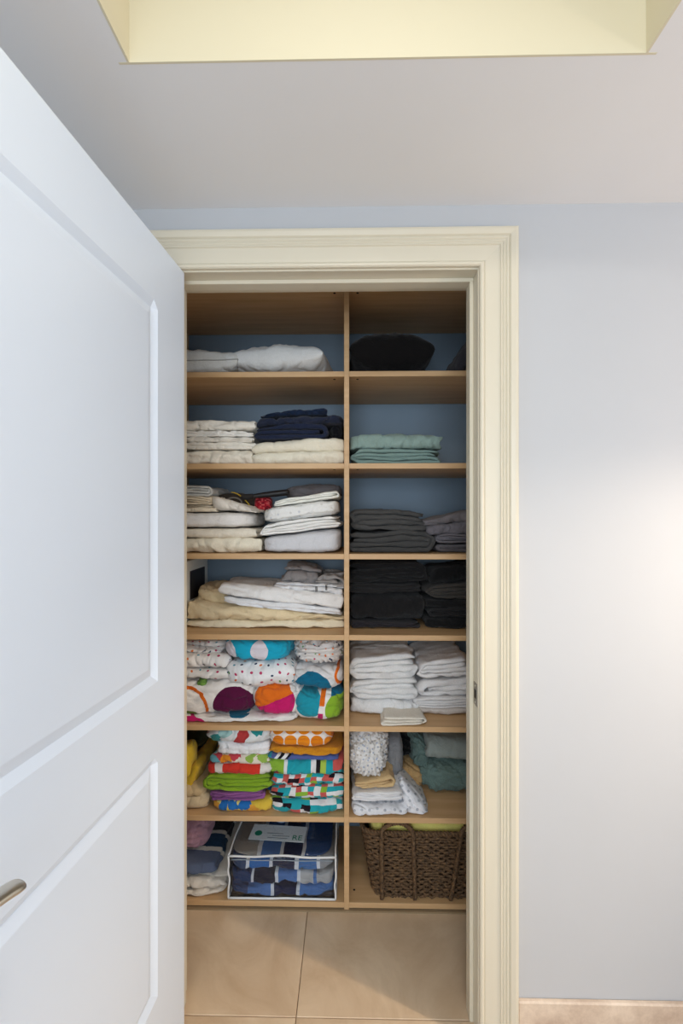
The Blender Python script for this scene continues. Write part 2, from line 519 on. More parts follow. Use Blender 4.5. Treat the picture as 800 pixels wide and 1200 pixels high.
def pillow(name, W, D, H, mat, loc, rot=(0,0,0), seed=0, label=None, cat='pillow', amp=0.006, e=.38, pinch=.10, n=40, piping=None, flat=.7, group=None):
    sd = Vector((seed*9.1, seed*2.2, 1)); verts = []; faces = []; uvs = []
    idx = {}
    for side in (1, -1):
        for i in range(n+1):
            for j in range(n+1):
                if side < 0 and (i in (0, n) or j in (0, n)): idx[(side, i, j)] = idx[(1, i, j)]; continue
                u = -1+2*i/n; v = -1+2*j/n
                u = math.sin(u*math.pi/2)*.5+u*.5; v = math.sin(v*math.pi/2)*.5+v*.5
                t = max(0, (1-u*u)*(1-v*v))**e
                x = u*W/2*(1-pinch*(1-v*v)*abs(u)**2); y = v*D/2*(1-pinch*(1-u*u)*abs(v)**2)
                z = side*t*H/2*(flat if side < 0 else 1)
                # creases running in from the seams
                a = math.atan2(v, u)
                edge = max(abs(u), abs(v))
                z += side*t*(noise.noise(Vector((math.cos(a)*7, math.sin(a)*7, edge*1.3))+sd)*amp*1.4*edge + noise.noise(Vector((x*22, y*22, side))+sd)*amp)
                z += noise.noise(Vector((x*9, y*9, 5))+sd)*amp*.8
                z -= side*t*max(0, 1-abs(noise.noise(Vector((x*14+y*6, y*13-x*4, side*2))+sd))*2.3)**4*amp*1.3
                idx[(side, i, j)] = len(verts); verts.append((x, y, z)); uvs.append((x+.5, y+.5))
    for side in (1, -1):
        for i in range(n):
            for j in range(n):
                q = (idx[(side,i,j)], idx[(side,i+1,j)], idx[(side,i+1,j+1)], idx[(side,i,j+1)])
                faces.append(q if side > 0 else tuple(reversed(q)))
    o = link(name, verts, faces, mat, uvs=uvs, loc=loc, rot=rot)
    if label: tag(o, label, cat, group)
    if piping:
        ring = [(i, 0) for i in range(n)] + [(n, j) for j in range(n)] + [(i, n) for i in range(n, 0, -1)] + [(0, j) for j in range(n, 0, -1)]
        MB().tube([verts[idx[(1, i, j)]] for i, j in ring], 0.0022, 6, closed=True).build('piping', piping, o, smooth=True)
    return o

# ------------------------------------------------------------------ room shell
M_wall = paint('wall_paint', (187, 189, 192), 0.5)
M_ceil = paint('ceiling_paint', (228, 228, 229), 0.7)
M_cream = paint('cream_trim_paint', (214, 206, 186), 0.35, 0.015, 0.03)
M_tray = paint('tray_cream_paint', (214, 206, 180), 0.6, 0.015, 0.05)
M_door = paint('white_door_paint', (222, 233, 247), 0.35, 0.01, 0.03, 60)
M_closet = paint('wall_paint_shaded', (132, 152, 170), 0.6)  # room's wall paint, with the closet's dim bluish light put into the colour
XL, XR = -0.48, 0.34          # door opening
ZH = EYE + 0.659              # underside of the head jamb
ZC = EYE + 0.831              # soffit
WT = 0.11
RX0, RX1, RY = -1.35, 2.15, -3.0
def struct(name, mb, mat, parent=None, **k):
    o = mb.build(name, mat, parent, **k)
    if parent is None: o['kind'] = 'structure'
    return o
struct('wall_back', MB().box(RX0-.1, XL-.018, 0, WT, 0, ZC+.4).box(XR+.018, RX1+.1, 0, WT, 0, ZC+.4).box(XL-.018, XR+.018, 0, WT, ZH+.018, ZC+.4), M_wall)
struct('wall_left', MB().box(RX0-.1, RX0, RY-.1, 0, 0, ZC+.4), M_wall)
struct('wall_right', MB().box(RX1, RX1+.1, RY-.1, -2.5, 0, ZC+.4).box(RX1, RX1+.1, -1.3, 0, 0, ZC+.4).box(RX1, RX1+.1, -2.5, -1.3, 0, .55).box(RX1, RX1+.1, -2.5, -1.3, 2.15, ZC+.4), M_wall)
struct('window_2', MB().box(RX1+.03, RX1+.07, -2.5, -2.45, .55, 2.15).box(RX1+.03, RX1+.07, -1.35, -1.3, .55, 2.15).box(RX1+.03, RX1+.07, -2.45, -1.35, .55, .60).box(RX1+.03, RX1+.07, -2.45, -1.35, 2.10, 2.15).box(RX1+.035, RX1+.065, -1.92, -1.88, .6, 2.1), M_cream)
struct('wall_front', MB().box(RX0, -1.0, RY-.1, RY, 0, ZC+.4).box(.75, RX1, RY-.1, RY, 0, ZC+.4).box(-1.0, .75, RY-.1, RY, 0, .35).box(-1.0, .75, RY-.1, RY, 2.15, ZC+.4), M_wall)
win = MB()
for a in (-1.0, -.165, .70): win.box(a, a+.05, RY-.08, RY-.03, .35, 2.15)
win.box(-1.0, .75, RY-.08, RY-.03, .35, .40).box(-1.0, .75, RY-.08, RY-.03, 2.10, 2.15)
struct('window_1', win, M_cream)
# soffit with a raised tray
TX0, TX1, TY1, TY0 = -0.403, 0.529, -0.395, -2.3
struct('ceiling', MB().box(RX0, RX1, TY1+.004, 0, ZC, ZC+.02).box(RX0, RX1, RY, TY0-.004, ZC, ZC+.02).box(RX0, TX0-.004, TY0-.004, TY1+.004, ZC, ZC+.02).box(TX1+.004, RX1, TY0-.004, TY1+.004, ZC, ZC+.02), M_ceil)
tray = MB().box(TX0-.02, TX1+.02, TY1, TY1+.0039, ZC-.0004, ZC+.27).box(TX0-.02, TX1+.02, TY0-.0039, TY0, ZC-.0004, ZC+.27)
tray.box(TX0-.0039, TX0, TY0, TY1, ZC-.0004, ZC+.27).box(TX1, TX1+.0039, TY0, TY1, ZC-.0004, ZC+.27).box(TX0-.02, TX1+.02, TY0-.02, TY1+.02, ZC+.27, ZC+.29)
struct('trim_5', tray, M_tray)
# closet shell
CYF, CYB = 0.388, 0.787
CX0, CX1 = -0.714, 0.600
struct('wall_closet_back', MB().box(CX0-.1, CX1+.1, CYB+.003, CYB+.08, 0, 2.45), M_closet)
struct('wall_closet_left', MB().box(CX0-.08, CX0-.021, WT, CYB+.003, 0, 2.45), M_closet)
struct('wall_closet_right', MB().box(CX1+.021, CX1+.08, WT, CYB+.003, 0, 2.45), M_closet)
struct('ceiling_closet', MB().box(CX0-.08, CX1+.08, WT, CYB+.08, 2.45, 2.5), M_ceil)

# floor of stone tiles
def tile_mat():
    m, nt, b = nodes('travertine')
    tc = N(nt, 'ShaderNodeTexCoord'); oi = N(nt, 'ShaderNodeObjectInfo')
    ad = N(nt, 'ShaderNodeVectorMath', operation='MULTIPLY_ADD'); ad.inputs[1].default_value = (1,1,1)
    nt.links.new(tc.outputs['Object'], ad.inputs[0])
    sc = N(nt, 'ShaderNodeVectorMath', operation='SCALE'); sc.inputs[0].default_value = (37, 11, 5); nt.links.new(oi.outputs['Random'], sc.inputs['Scale'])
    nt.links.new(sc.outputs[0], ad.inputs[2])
    t = N(nt, 'ShaderNodeTexNoise', inp={'Scale': 3.2, 'Detail': 8, 'Roughness': 0.62, 'Distortion': 1.5}); nt.links.new(ad.outputs[0], t.inputs['Vector'])
    r = N(nt, 'ShaderNodeValToRGB'); r.color_ramp.elements[0].position = .3; r.color_ramp.elements[1].position = .72
    r.color_ramp.elements[0].color = srgb((188, 158, 126)); r.color_ramp.elements[1].color = srgb((222, 198, 168))
    nt.links.new(t.outputs['Fac'], r.inputs[0])
    t2 = N(nt, 'ShaderNodeTexNoise', inp={'Scale': 14, 'Detail': 6, 'Roughness': 0.7}); nt.links.new(ad.outputs[0], t2.inputs['Vector'])
    nt.links.new(mix(nt, math_(nt, 'MULTIPLY', t2.outputs['Fac'], .35), r.outputs[0], srgb((228, 208, 180))), b.inputs['Base Color'])
    b.inputs['Roughness'].default_value = 0.42
    return m
M_tile = tile_mat()
M_grout = paint('grout', (150, 128, 104), 0.9)
fl = struct('floor', MB().box(RX0-.1, RX1+.1, RY-.1, CYB+.05, -.06, -.004), M_grout)
T = 0.61; jx, jy = -0.150, 0.044
base_me = None
for i in range(-3, 5):
    for k in range(-6, 2):
        xa, ya = jx+i*T, jy+k*T
        x0_, x1_ = max(xa, RX0)+.0012, min(xa+T, RX1)-.0012
        y0_, y1_ = max(ya, RY)+.0012, min(ya+T, CYB)-.0012
        if x1_-x0_ < .02 or y1_-y0_ < .02: continue
        if k >= 0 and (x0_ > CX1 or x1_ < CX0): continue
        w_, d_ = x1_-x0_, y1_-y0_
        full = abs(w_-T+.0024) < 1e-6 and abs(d_-T+.0024) < 1e-6
        if full and base_me:
            o = bpy.data.objects.new('tile', base_me); C.objects.link(o); o.parent = fl
        else:
            o = MB().bbox(-w_/2, w_/2, -d_/2, d_/2, -.01, 0, .0012).build('tile', M_tile, fl)
            if full: base_me = o.data
        o.location = ((x0_+x1_)/2, (y0_+y1_)/2, 0)

# stone baseboard
def stone_mat():
    m, nt, b = nodes('baseboard_stone')
    tc = N(nt, 'ShaderNodeTexCoord')
    t = N(nt, 'ShaderNodeTexNoise', inp={'Scale': 9, 'Detail': 8, 'Roughness': .7}); nt.links.new(tc.outputs['Object'], t.inputs['Vector'])
    r = N(nt, 'ShaderNodeValToRGB'); r.color_ramp.elements[0].position = .35; r.color_ramp.elements[1].position = .6
    r.color_ramp.elements[0].color = srgb((186, 164, 145)); r.color_ramp.elements[1].color = srgb((222, 204, 184))
    nt.links.new(t.outputs['Fac'], r.inputs[0]); nt.links.new(r.outputs[0], b.inputs['Base Color']); b.inputs['Roughness'].default_value = .5
    return m
M_base = stone_mat()
struct('baseboard_right', MB().bbox(0.4425, RX1, -.013, 0.001, 0, .114, .0035), M_base)
struct('baseboard_left', MB().bbox(RX0, -0.5825, -.013, 0.001, 0, .114, .0035), M_base)

# casing: mitred moulding
prof = [(0,0),(0,.011),(.003,.015),(.0075,.0155),(.0115,.013),(.0125,.008),(.015,.010),(.052,.0145),(.054,.018),(.0565,.018),(.0585,.0155),(.062,.0185),(.0645,.0185),(.0665,.016),(.070,.0195),(.0735,.0195),(.0755,.017),(.079,.0215),(.090,.024),(.096,.0235),(.099,.020),(.1,.016),(.1,0)]
IX0, IX1, IZ = XL-.002, XR+.002, ZH+.004
def casing(name, kind):
    v = []; n = len(prof)
    for end in (0, 1):
        for wd, th in prof:
            if kind == 'right': v.append((IX1+wd, -th, 0 if end == 0 else IZ+wd))
            elif kind == 'left': v.append((IX0-wd, -th, 0 if end == 0 else IZ+wd))
            else: v.append((IX0-wd if end == 0 else IX1+wd, -th, IZ+wd))
    f = [(i, i+1, n+i+1, n+i) for i in range(n-1)] + [tuple(range(n)), tuple(range(2*n-1, n-1, -1))]
    o = link(name, v, f, M_cream, smooth=False); fix_normals(o); o['kind'] = 'structure'; return o
casing('trim_1', 'right'); casing('trim_2', 'head'); casing('trim_3', 'left')
# jamb lining with stop
j = MB()
j.box(XR, XR+.0175, -.001, WT+.002, 0, ZH+.0175).box(XL-.0175, XL, -.001, WT+.002, 0, ZH+.0175).box(XL, XR, -.001, WT+.002, ZH, ZH+.0175)
j.bbox(XR-.011, XR, .040, .078, 0, ZH-.011, .0015).bbox(XL, XL+.011, .040, .078, 0, ZH-.011, .0015).bbox(XL, XR, .040, .078, ZH-.011, ZH, .0015)
jamb = struct('trim_4', j, M_cream)
def metal(name, col, rough=.35):
    m, nt, b = nodes(name); b.inputs['Base Color'].default_value = srgb(col); b.inputs['Metallic'].default_value = 1
    b.inputs['Roughness'].default_value = rough; add_bump(nt, b, 300, .05, .0005); return m
M_nickel = metal('brushed_nickel', (208, 202, 190), .30)
M_dull = metal('dull_nickel', (150, 146, 138), .45)
M_hole = paint('dark_recess', (30, 26, 22), .9)
zs = WZ(812, .02)
sp = MB().bbox(XR-.0015, XR+.0005, .006, .034, zs-.030, zs+.030, .0006).build('strike_plate', M_dull, jamb)
MB().box(XR-.0019, XR-.0013, .012, .028, zs-.012, zs+.012).build('latch_hole', M_hole, sp)
for dz in (-.022, .022): MB().disc((XR-.0012, .020, zs+dz), (-1,0,0), .003, .0012, 12).build('screw', M_nickel, sp)

# ------------------------------------------------------------------ the open door
th = math.atan(38/F)
door_w, door_t = 0.79, 0.035
def door_mesh():
    """local: u from hinge edge to free edge along -Y, visible face at x=0 looking +X, body towards -X"""
    z0d, z1d = 0.008, EYE+.655
    pan = [(.144, door_w-.144, EYE-.389, EYE+.508), (.144, door_w-.144, EYE-1.136, EYE-.562)]
    gw, gd_ = .018, .009
    us = sorted({0, door_w, .144, door_w-.144, .144+gw, door_w-.144-gw})
    zs_ = sorted({z0d, z1d} | {p[2] for p in pan} | {p[3] for p in pan} | {p[2]+gw for p in pan} | {p[3]-gw for p in pan})
    def depth(u, z):
        for p in pan:
            if p[0]+gw-1e-6 <= u <= p[1]-gw+1e-6 and p[2]+gw-1e-6 <= z <= p[3]-gw+1e-6: return gd_
        return 0
    v = []; f = []; nu, nz = len(us), len(zs_)
    for face in (0, 1):
        for u in us:
            for z in zs_:
                d = depth(u, z)
                v.append((-d if face == 0 else -door_t+d, -u, z))
    for face in (0, 1):
        o = face*nu*nz
        for i in range(nu-1):
            for k in range(nz-1):
                q = (o+i*nz+k, o+i*nz+k+1, o+(i+1)*nz+k+1, o+(i+1)*nz+k)
                # split corner quads along the mitre
                f.append(q if face == 0 else tuple(reversed(q)))
    def idx(face, i, k): return face*nu*nz+i*nz+k
    for k in range(nz-1):
        f.append((idx(0,0,k), idx(1,0,k), idx(1,0,k+1), idx(0,0,k+1))); f.append((idx(0,nu-1,k+1), idx(1,nu-1,k+1), idx(1,nu-1,k), idx(0,nu-1,k)))
    for i in range(nu-1):
        f.append((idx(0,i+1,0), idx(1,i+1,0), idx(1,i,0), idx(0,i,0))); f.append((idx(0,i,nz-1), idx(1,i,nz-1), idx(1,i+1,nz-1), idx(0,i+1,nz-1)))
    return v, f, pan, gw, gd_
v, f, pan, gw, gd_ = door_mesh()
dx = -0.445
door = link('door_1', v, f, M_door, smooth=False, loc=(dx, -.005, 0), rot=(0, 0, -th))
fix_normals(door); door['kind'] = 'structure'
# raised panel fields
for (u0, u1, a0, a1) in pan:
    for side in (0, 1):
        sl = .022
        vv = []
        for (ins, dep) in ((gw+.001, gd_+.0008), (gw+.001, gd_-.0005), (gw+sl, .0015), (gw+sl+.002, .0012)):
            for (u, z) in ((u0+ins, a0+ins), (u1-ins, a0+ins), (u1-ins, a1-ins), (u0+ins, a1-ins)):
                vv.append((-dep if side == 0 else -door_t+dep, -u, z))
        ff = [(0,1,2,3), (12,13,14,15)]
        for r_ in range(3):
            for q in range(4):
                qq = (q+1) % 4; ff.append((r_*4+q, r_*4+qq, (r_+1)*4+qq, (r_+1)*4+q))
        p_ = link('panel', vv, ff, M_door, door, smooth=False); fix_normals(p_)
# lever handle
hz_ = EYE-.475; hu = .735
hd = empty('door_handle', (0, -hu, hz_)); hd.parent = door
MB().disc((0, 0, 0), (1,0,0), .026, .008, 32).disc((.008, 0, 0), (1,0,0), .020, .004, 32).build('rosette', M_nickel, hd, smooth=False)
MB().disc((.010, 0, 0), (1,0,0), .009, .045, 20).build('spindle_neck', M_nickel, hd, smooth=True)
lv = []
rr = []
for i in range(18):
    t_ = i/17
    lv.append((.056-.003*math.sin(t_*3.1), .003-.008+ t_*.122, .004 - .012*t_ + .006*math.sin(t_*math.pi)))
    rr.append((.0100 + .0050*t_) * (math.sqrt(max(.02, 1-((t_-.90)/.10)**2)) if t_ > .90 else 1)*(.8 if i == 0 else 1))
MB().tube(lv, rr, 16, flat=.55).build('lever', M_nickel, hd, smooth=True)
# hinges
for hzz in (.22, 1.03, 1.83):
    hg = MB().tube([(-.006-.0, .006, hzz-.045), (-.006, .006, hzz+.045)], .006, 12)
    hg.v = [(x-.036, y, z) for x, y, z in hg.v]
    hg.build('hinge', M_nickel, door, smooth=False)

# ------------------------------------------------------------------ shelving unit
def wood_mat():
    m, nt, b = nodes('maple_laminate')
    tc = N(nt, 'ShaderNodeTexCoord'); mp = N(nt, 'ShaderNodeMapping'); mp.inputs['Scale'].default_value = (1.2, 14, 14)
    nt.links.new(tc.outputs['Object'], mp.inputs[0])
    t = N(nt, 'ShaderNodeTexNoise', inp={'Scale': 3, 'Detail': 5, 'Roughness': .55}); nt.links.new(mp.outputs[0], t.inputs['Vector'])
    r = N(nt, 'ShaderNodeValToRGB'); r.color_ramp.elements[0].position = .3; r.color_ramp.elements[1].position = .75
    r.color_ramp.elements[0].color = srgb((198, 158, 112)); r.color_ramp.elements[1].color = srgb((218, 180, 134))
    nt.links.new(t.outputs['Fac'], r.inputs[0]); nt.links.new(r.outputs[0], b.inputs['Base Color']); b.inputs['Roughness'].default_value = .5
    return m
M_wood = wood_mat()
M_kick = paint('grey_tan_toe_board', (150, 128, 98), .6)  # even grey-tan colour of the kick board and toe strip
su = empty('shelving_unit', ((CX0+CX1)/2, CYF, 0))
tag(su, 'built-in maple laminate shelving unit of two columns filling the closet', 'shelves')
su_off = Vector(((CX0+CX1)/2, CYF, 0))
def part(name, x0, x1, y0, y1, z0, z1, mat=M_wood, b=.0008):
    return MB().bbox(x0-su_off.x, x1-su_off.x, y0-su_off.y, y1-su_off.y, z0, z1, b).build(name, mat, su)
DX0, DX1 = -0.021, -0.003
TOPZ = EYE+.806
part('side_panel', CX0-.018, CX0, CYF, CYB, 0, TOPZ+.018); part('side_panel', CX1, CX1+.018, CYF, CYB, 0, TOPZ+.018)
part('divider', DX0, DX1, CYF-.0006, CYB, 0, TOPZ)
part('top_panel', CX0, CX1, CYF, CYB, TOPZ, TOPZ+.018)
SH = dict(A=EYE+.515, B=EYE+.190, C=EYE-.130, D=EYE-.416, E=EYE-.738, F=EYE-1.059, G=EYE-1.360)
for k_, z in SH.items():
    for (a, b_) in ((CX0, DX0), (DX1, CX1)):
        part('shelf', a, b_, CYF, CYB, z-.019, z)
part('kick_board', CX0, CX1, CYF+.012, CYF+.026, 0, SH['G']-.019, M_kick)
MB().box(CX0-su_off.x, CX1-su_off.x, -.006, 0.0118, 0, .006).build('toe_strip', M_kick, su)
for k_, z in list(SH.items())+[('T', TOPZ+.019)]:
    if k_ == 'G': continue
    for xx in (DX0-.035, DX1+.03):
        MB().disc((xx-su_off.x, .03, z-.0192), (0,0,-1), .0045, .0012, 12).build('cam_cap', M_hole, su)
for xx, yy in ((DX1+.018, .055),):
    MB().disc((xx-su_off.x, yy, SH['G']+.0001), (0,0,1), .004, .0008, 12).build('cam_cap', M_hole, su)

# ------------------------------------------------------------------ linen
WHITE=(232,228,220); COOL=(226,228,232); CREAM=(228,214,188); TAN=(214,188,140)
lin = lambda c: cloth(c)
tow = lambda c: cloth(c, True)
def stack(base, items):
    """items bottom-up: dicts with x0,x1,top plus fold() options; each rests on the last"""
    z = base
    for it in items:
        it = dict(it); fn = it.pop('fn', fold); nm = it.pop('name')
        o, z = fn(nm, it.pop('x0'), it.pop('x1'), it.pop('top'), z+.0006, it.pop('Y'), it.pop('D'), it.pop('mat'), **it)
    return z
A,B,Cc,D_,E_,F_,G_ = (SH[k] for k in 'ABCDEFG')

# ---- row 1 left: pillows
def zpil(z, H, flat): return z + H/2*flat + .002
pillow('pillow', .36, .36, .115, cloth((226,224,218)), (WX(235,.59), .585, zpil(A,.115,.9)), (0,0,R(3)), 3, 'flat off-white pillow at the left end of the top shelf', piping=cloth((170,168,162)), flat=.9, e=.20, amp=.006, n=56)
pillow('pillow', .36, .36, .150, cloth((230,229,226)), (WX(345,.59)-.028, .580, zpil(A,.150,.8)), (0,R(1),R(-8)), 5, 'plump white pillow with a pointed corner on the top shelf, nearest the divider', flat=.8, e=.36, amp=.009, n=64, pinch=.04)
# ---- row 1 right
pillow('cushion', .31, .33, .195, cloth((22,20,20)), (WX(456,.60)-.010, .585, zpil(A,.195,.9)), (0,0,R(2)), 7, 'black cushion lying on the right top shelf', 'cushion', flat=.9, e=.34, pinch=.06)
pillow('cushion', .36, .32, .10, cloth((66,64,70)), (WX(556,.60), .58, A+.150), (0,R(-52),0), 8, 'charcoal cushion leaning on the right end of the top shelf', 'cushion', e=.3)

# ---- row 2 left
Y=.41
g='white folded sheets at the left of the second shelf'
ys=[526,517.5,511,503,493]; xr=[294,297,293,295,296]
desc=['thick cream folded sheet, bottom of the left stack on the second shelf','off-white folded sheet, second from the bottom of the left stack on the second shelf',
 'thin off-white folded sheet in the middle of the left stack on the second shelf','pale folded sheet, second from the top of the left stack on the second shelf','off-white folded sheet on top of the left stack on the second shelf']
cols=[(240,230,212),(240,233,220),(236,229,217),(240,236,228),(242,235,222)]
stack(B, [dict(name='folded_sheet', x0=196+i*1.5, x1=xr[i], top=ys[i], Y=Y+.003*(i%2), D=.32, mat=lin(cols[i]), n=4 if i<4 else 3, style='serp' if i%2 else 'wrap', face='front', seed=i+1, label=desc[i], cat='sheet', group=None, amp=.0036) for i in range(5)])
z = stack(B, [dict(name='coverlet', x0=294, x1=403, top=514, Y=.408, D=.34, mat=cloth((240,231,210)), n=4, style='serp', face='front', seed=11, amp=.0035, s1=.05, label='cream quilted coverlet folded under the navy towels on the second shelf', cat='coverlet'),
 ])
zz = z
stack(z, [dict(name='towel', x0=296, x1=382, top=497, Y=.412, D=.30, mat=tow((34,42,66)), n=3, style='tri', face='end', seed=12, amp=.004, s0=.03, s1=.05, label='navy towel with a curled open fold, lowest of the navy pile', cat='towel'),
 dict(name='towel', x0=300, x1=400, top=486, Y=.416, D=.30, mat=tow((40,46,66)), n=2, style='serp', face='front', seed=13, amp=.005, s0=.05, s1=.05, label='slate navy towel spread across the middle of the navy pile', cat='towel'),
 dict(name='towel', x0=304, x1=383, top=480, Y=.425, D=.28, mat=cloth((26,40,64)), n=2, style='serp', face='front', seed=14, amp=.004, s0=.05, s1=.10, label='flat dark navy cloth on top of the navy pile', cat='towel')])
loaf('towel', 384, 402, 483, zz+.005, .47, .25, tow((18,18,26)), k=3, seed=15, label='black crumpled towel tucked beside the navy pile against the divider', cat='towel', grooves=(.5,))
# ---- row 2 right
stack(B, [dict(name='towel', x0=413, x1=517, top=526, Y=.415, D=.30, mat=tow((136,162,156)), n=4, style='wrap', face='end', seed=21, amp=.004, label='teal towel with curled folds facing out, under the other teal towel', cat='towel'),
 dict(name='towel', x0=409, x1=518, top=508, Y=.412, D=.30, mat=tow((152,176,168)), n=2, style='serp', face='front', seed=22, amp=.006, label='thick sea-green towel folded smooth, on top of the teal towel', cat='towel')])

# ---- row 3 left
z=stack(Cc, [
 dict(name='folded_sheet', x0=190, x1=303, top=631, Y=.41, D=.34, mat=lin((242,231,208)), n=2, style='serp', face='front', seed=31, amp=.0048, label='puckered cream fitted sheet, bottom left of the third shelf', cat='sheet'),
 dict(name='folded_sheet', x0=190, x1=299, top=619, Y=.412, D=.34, mat=lin((240,229,210)), n=2, style='serp', face='front', seed=32, amp=.002, label='smooth cream folded sheet, second from the bottom left of the third shelf', cat='sheet'),
 dict(name='blanket', fn=loaf, x0=190, x1=294, top=600, Y=.412, D=.34, mat=lin((240,235,230)), k=5, seed=33, amp=.003, label='thick smooth white blanket in the left stack on the third shelf', cat='blanket'),
])
z3=z
stack(z, [
 dict(name='folded_sheet', x0=190, x1=250, top=591.5, Y=.42, D=.30, mat=lin((230,215,190)), n=3, style='serp', face='front', seed=34, amp=.003, label='beige folded sheet just above the thick white blanket', cat='sheet'),
 dict(name='folded_sheet', x0=190, x1=247, top=582, Y=.43, D=.30, mat=lin((222,205,178)), n=3, style='wrap', face='end', flip=True, seed=35, amp=.0035, label='tan folded sheet under the grey one at the left of the third shelf', cat='sheet'),
 dict(name='folded_sheet', x0=190, x1=246, top=568, Y=.43, D=.28, mat=lin((190,189,184)), n=4, style='wrap', face='end', flip=True, seed=36, amp=.003, label='grey folded sheet on top at the left end of the third shelf', cat='sheet')])
fold('pillowcase', 246, 302, 588, z3+.003, .43, .26, lin((240,231,218)), n=2, style='serp', face='front', seed=37, amp=.005, s0=-.05, s1=-.28, label='cream pillowcase draped down between the two stacks of the third shelf', cat='pillowcase')
# right tilted stack
z=stack(Cc, [
 dict(name='blanket', fn=loaf, x0=305, x1=399, top=624.5, Y=.408, D=.34, mat=lin((214,213,216)), k=6, seed=41, amp=.0025, s1=.12, label='smooth pale grey blanket, bottom of the tilted stack on the third shelf', cat='blanket'),
 dict(name='bath_towel', x0=303, x1=398, top=609, Y=.406, D=.32, mat=lin((246,243,238)), n=4, style='wrap', face='end', seed=42, amp=.0035, s0=.12, s1=.13, label='white towel with rounded open folds above the pale grey blanket', cat='towel'),
 dict(name='duvet_cover', fn=loaf, x0=305, x1=397, top=589, Y=.407, D=.32, mat=m_dots((242,240,236), [(220,220,222),(224,220,214)], .035, .0045), k=5, seed=43, amp=.004, s0=.13, s1=.13, grooves=(.12,), label='thick white duvet cover with faint grey spots in the tilted stack', cat='duvet cover'),
 dict(name='folded_sheet', x0=318, x1=398, top=578, Y=.412, D=.30, mat=lin((246,244,234)), n=4, style='tri', face='end', seed=44, amp=.0035, s0=.13, s1=.15, label='white sheet with a looped corner on top of the tilted stack', cat='sheet')])
loaf('blanket', 332, 400, 566, z-.018, .56, .20, lin((120,116,118)), k=3.5, seed=45, amp=.006, s1=.05, label='grey blanket behind the top of the tilted stack on the third shelf', cat='blanket', top_z=z+.045)
# clutter between the stacks
zc = z3+.004
e1 = empty('pouch', (WX(278,.57), .57, zc)); tag(e1, 'dark mesh pouch with a yellow strap behind the cream pillowcase', 'pouch')
vs, fs = cube_sphere(14); pv=[]
for p in vs:
    l=sum(abs(c)**3 for c in p)**(1/3); q=[c/l for c in p]; d=1+.12*noise.noise(Vector(q)*3)
    pv.append((q[0]*.075*d, q[1]*.06*d, .035+q[2]*.035*d))
link('body', pv, fs, cloth((62,54,46)), e1)
MB().tube([(-.01+.075*t_, -.064-.004*math.sin(t_*3), .072-.055*t_**2) for t_ in [i/12 for i in range(13)]], .0045, 8, flat=.5).build('strap', cloth((196,160,50)), e1, smooth=True)
MB().tube([(.0+.032*math.cos(a), -.066, .030+.022*math.sin(a)) for a in [i*math.pi/8 for i in range(16)]], .003, 8, closed=True).build('cord_loop', cloth((120,112,104)), e1, smooth=True)
e2 = empty('brush', (WX(294,.50), .488, zc+.046)); tag(e2, 'black brush handle lying up against the grey blanket on the third shelf', 'brush')
hp=[(.005+.14*t_, .01*t_, .010+.016*t_) for t_ in [i/14 for i in range(15)]]
MB().tube(hp, [.010+.006*math.sin(min(1,i/10)*1.57) for i in range(14)]+[.008], 12, flat=.75).build('handle', paint('black_rubber',(24,24,26),.5), e2, smooth=True)
MB().tube([(-.035+.045*t_, -.003, .004+.008*t_) for t_ in [i/6 for i in range(7)]], [.007,.010,.011,.011,.010,.009,.008], 12).build('brush_head', paint('dark_bristle',(34,30,28),.9), e2, smooth=True)
loaf('cloth_pouch', 296, 317, 581, zc, .52, .07, m_check([(160,30,44),(190,50,60),(120,20,34),(205,90,90)], .006, .006), k=3.2, seed=47, amp=.0012, n=14, label='small red checked pouch beside the tilted white stack', cat='pouch')

# ---- row 3 right
stack(Cc, [dict(name='towel', x0=410, x1=509, top=622, Y=.43, D=.30, mat=tow((76,75,74)), n=4, style='wrap', face='end', flip=True, seed=51, amp=.005, label='dark grey towel, lower of the pair beside the divider', cat='towel'),
 dict(name='towel', x0=410, x1=501, top=597, Y=.432, D=.30, mat=tow((82,81,80)), n=4, style='wrap', face='end', seed=52, amp=.006, label='dark grey towel with a deep open fold, upper of the pair beside the divider', cat='towel')])
stack(Cc, [dict(name='towel', x0=514, x1=586, top=637, Y=.44, D=.28, mat=tow((98,94,98)), n=2, style='serp', face='end', seed=53, amp=.004, label='grey towel at the very bottom of the right end stack of the third shelf', cat='towel'),
 dict(name='towel', x0=510, x1=586, top=626, Y=.436, D=.28, mat=tow((112,108,114)), n=4, style='wrap', face='end', seed=54, amp=.003, label='grey towel with a tight curled fold, second from bottom at the right end', cat='towel'),
 dict(name='towel', x0=500, x1=586, top=612, Y=.432, D=.28, mat=tow((110,106,112)), n=2, style='serp', face='front', seed=55, amp=.005, s0=.05, s1=.1, label='mauve-grey towel bulging in the middle of the right end stack', cat='towel'),
 dict(name='towel', x0=499, x1=586, top=600, Y=.432, D=.28, mat=tow((118,112,114)), n=2, style='serp', face='front', seed=56, amp=.006, s0=.1, s1=.22, label='mauve-grey towel on top of the right end stack of the third shelf', cat='towel')])

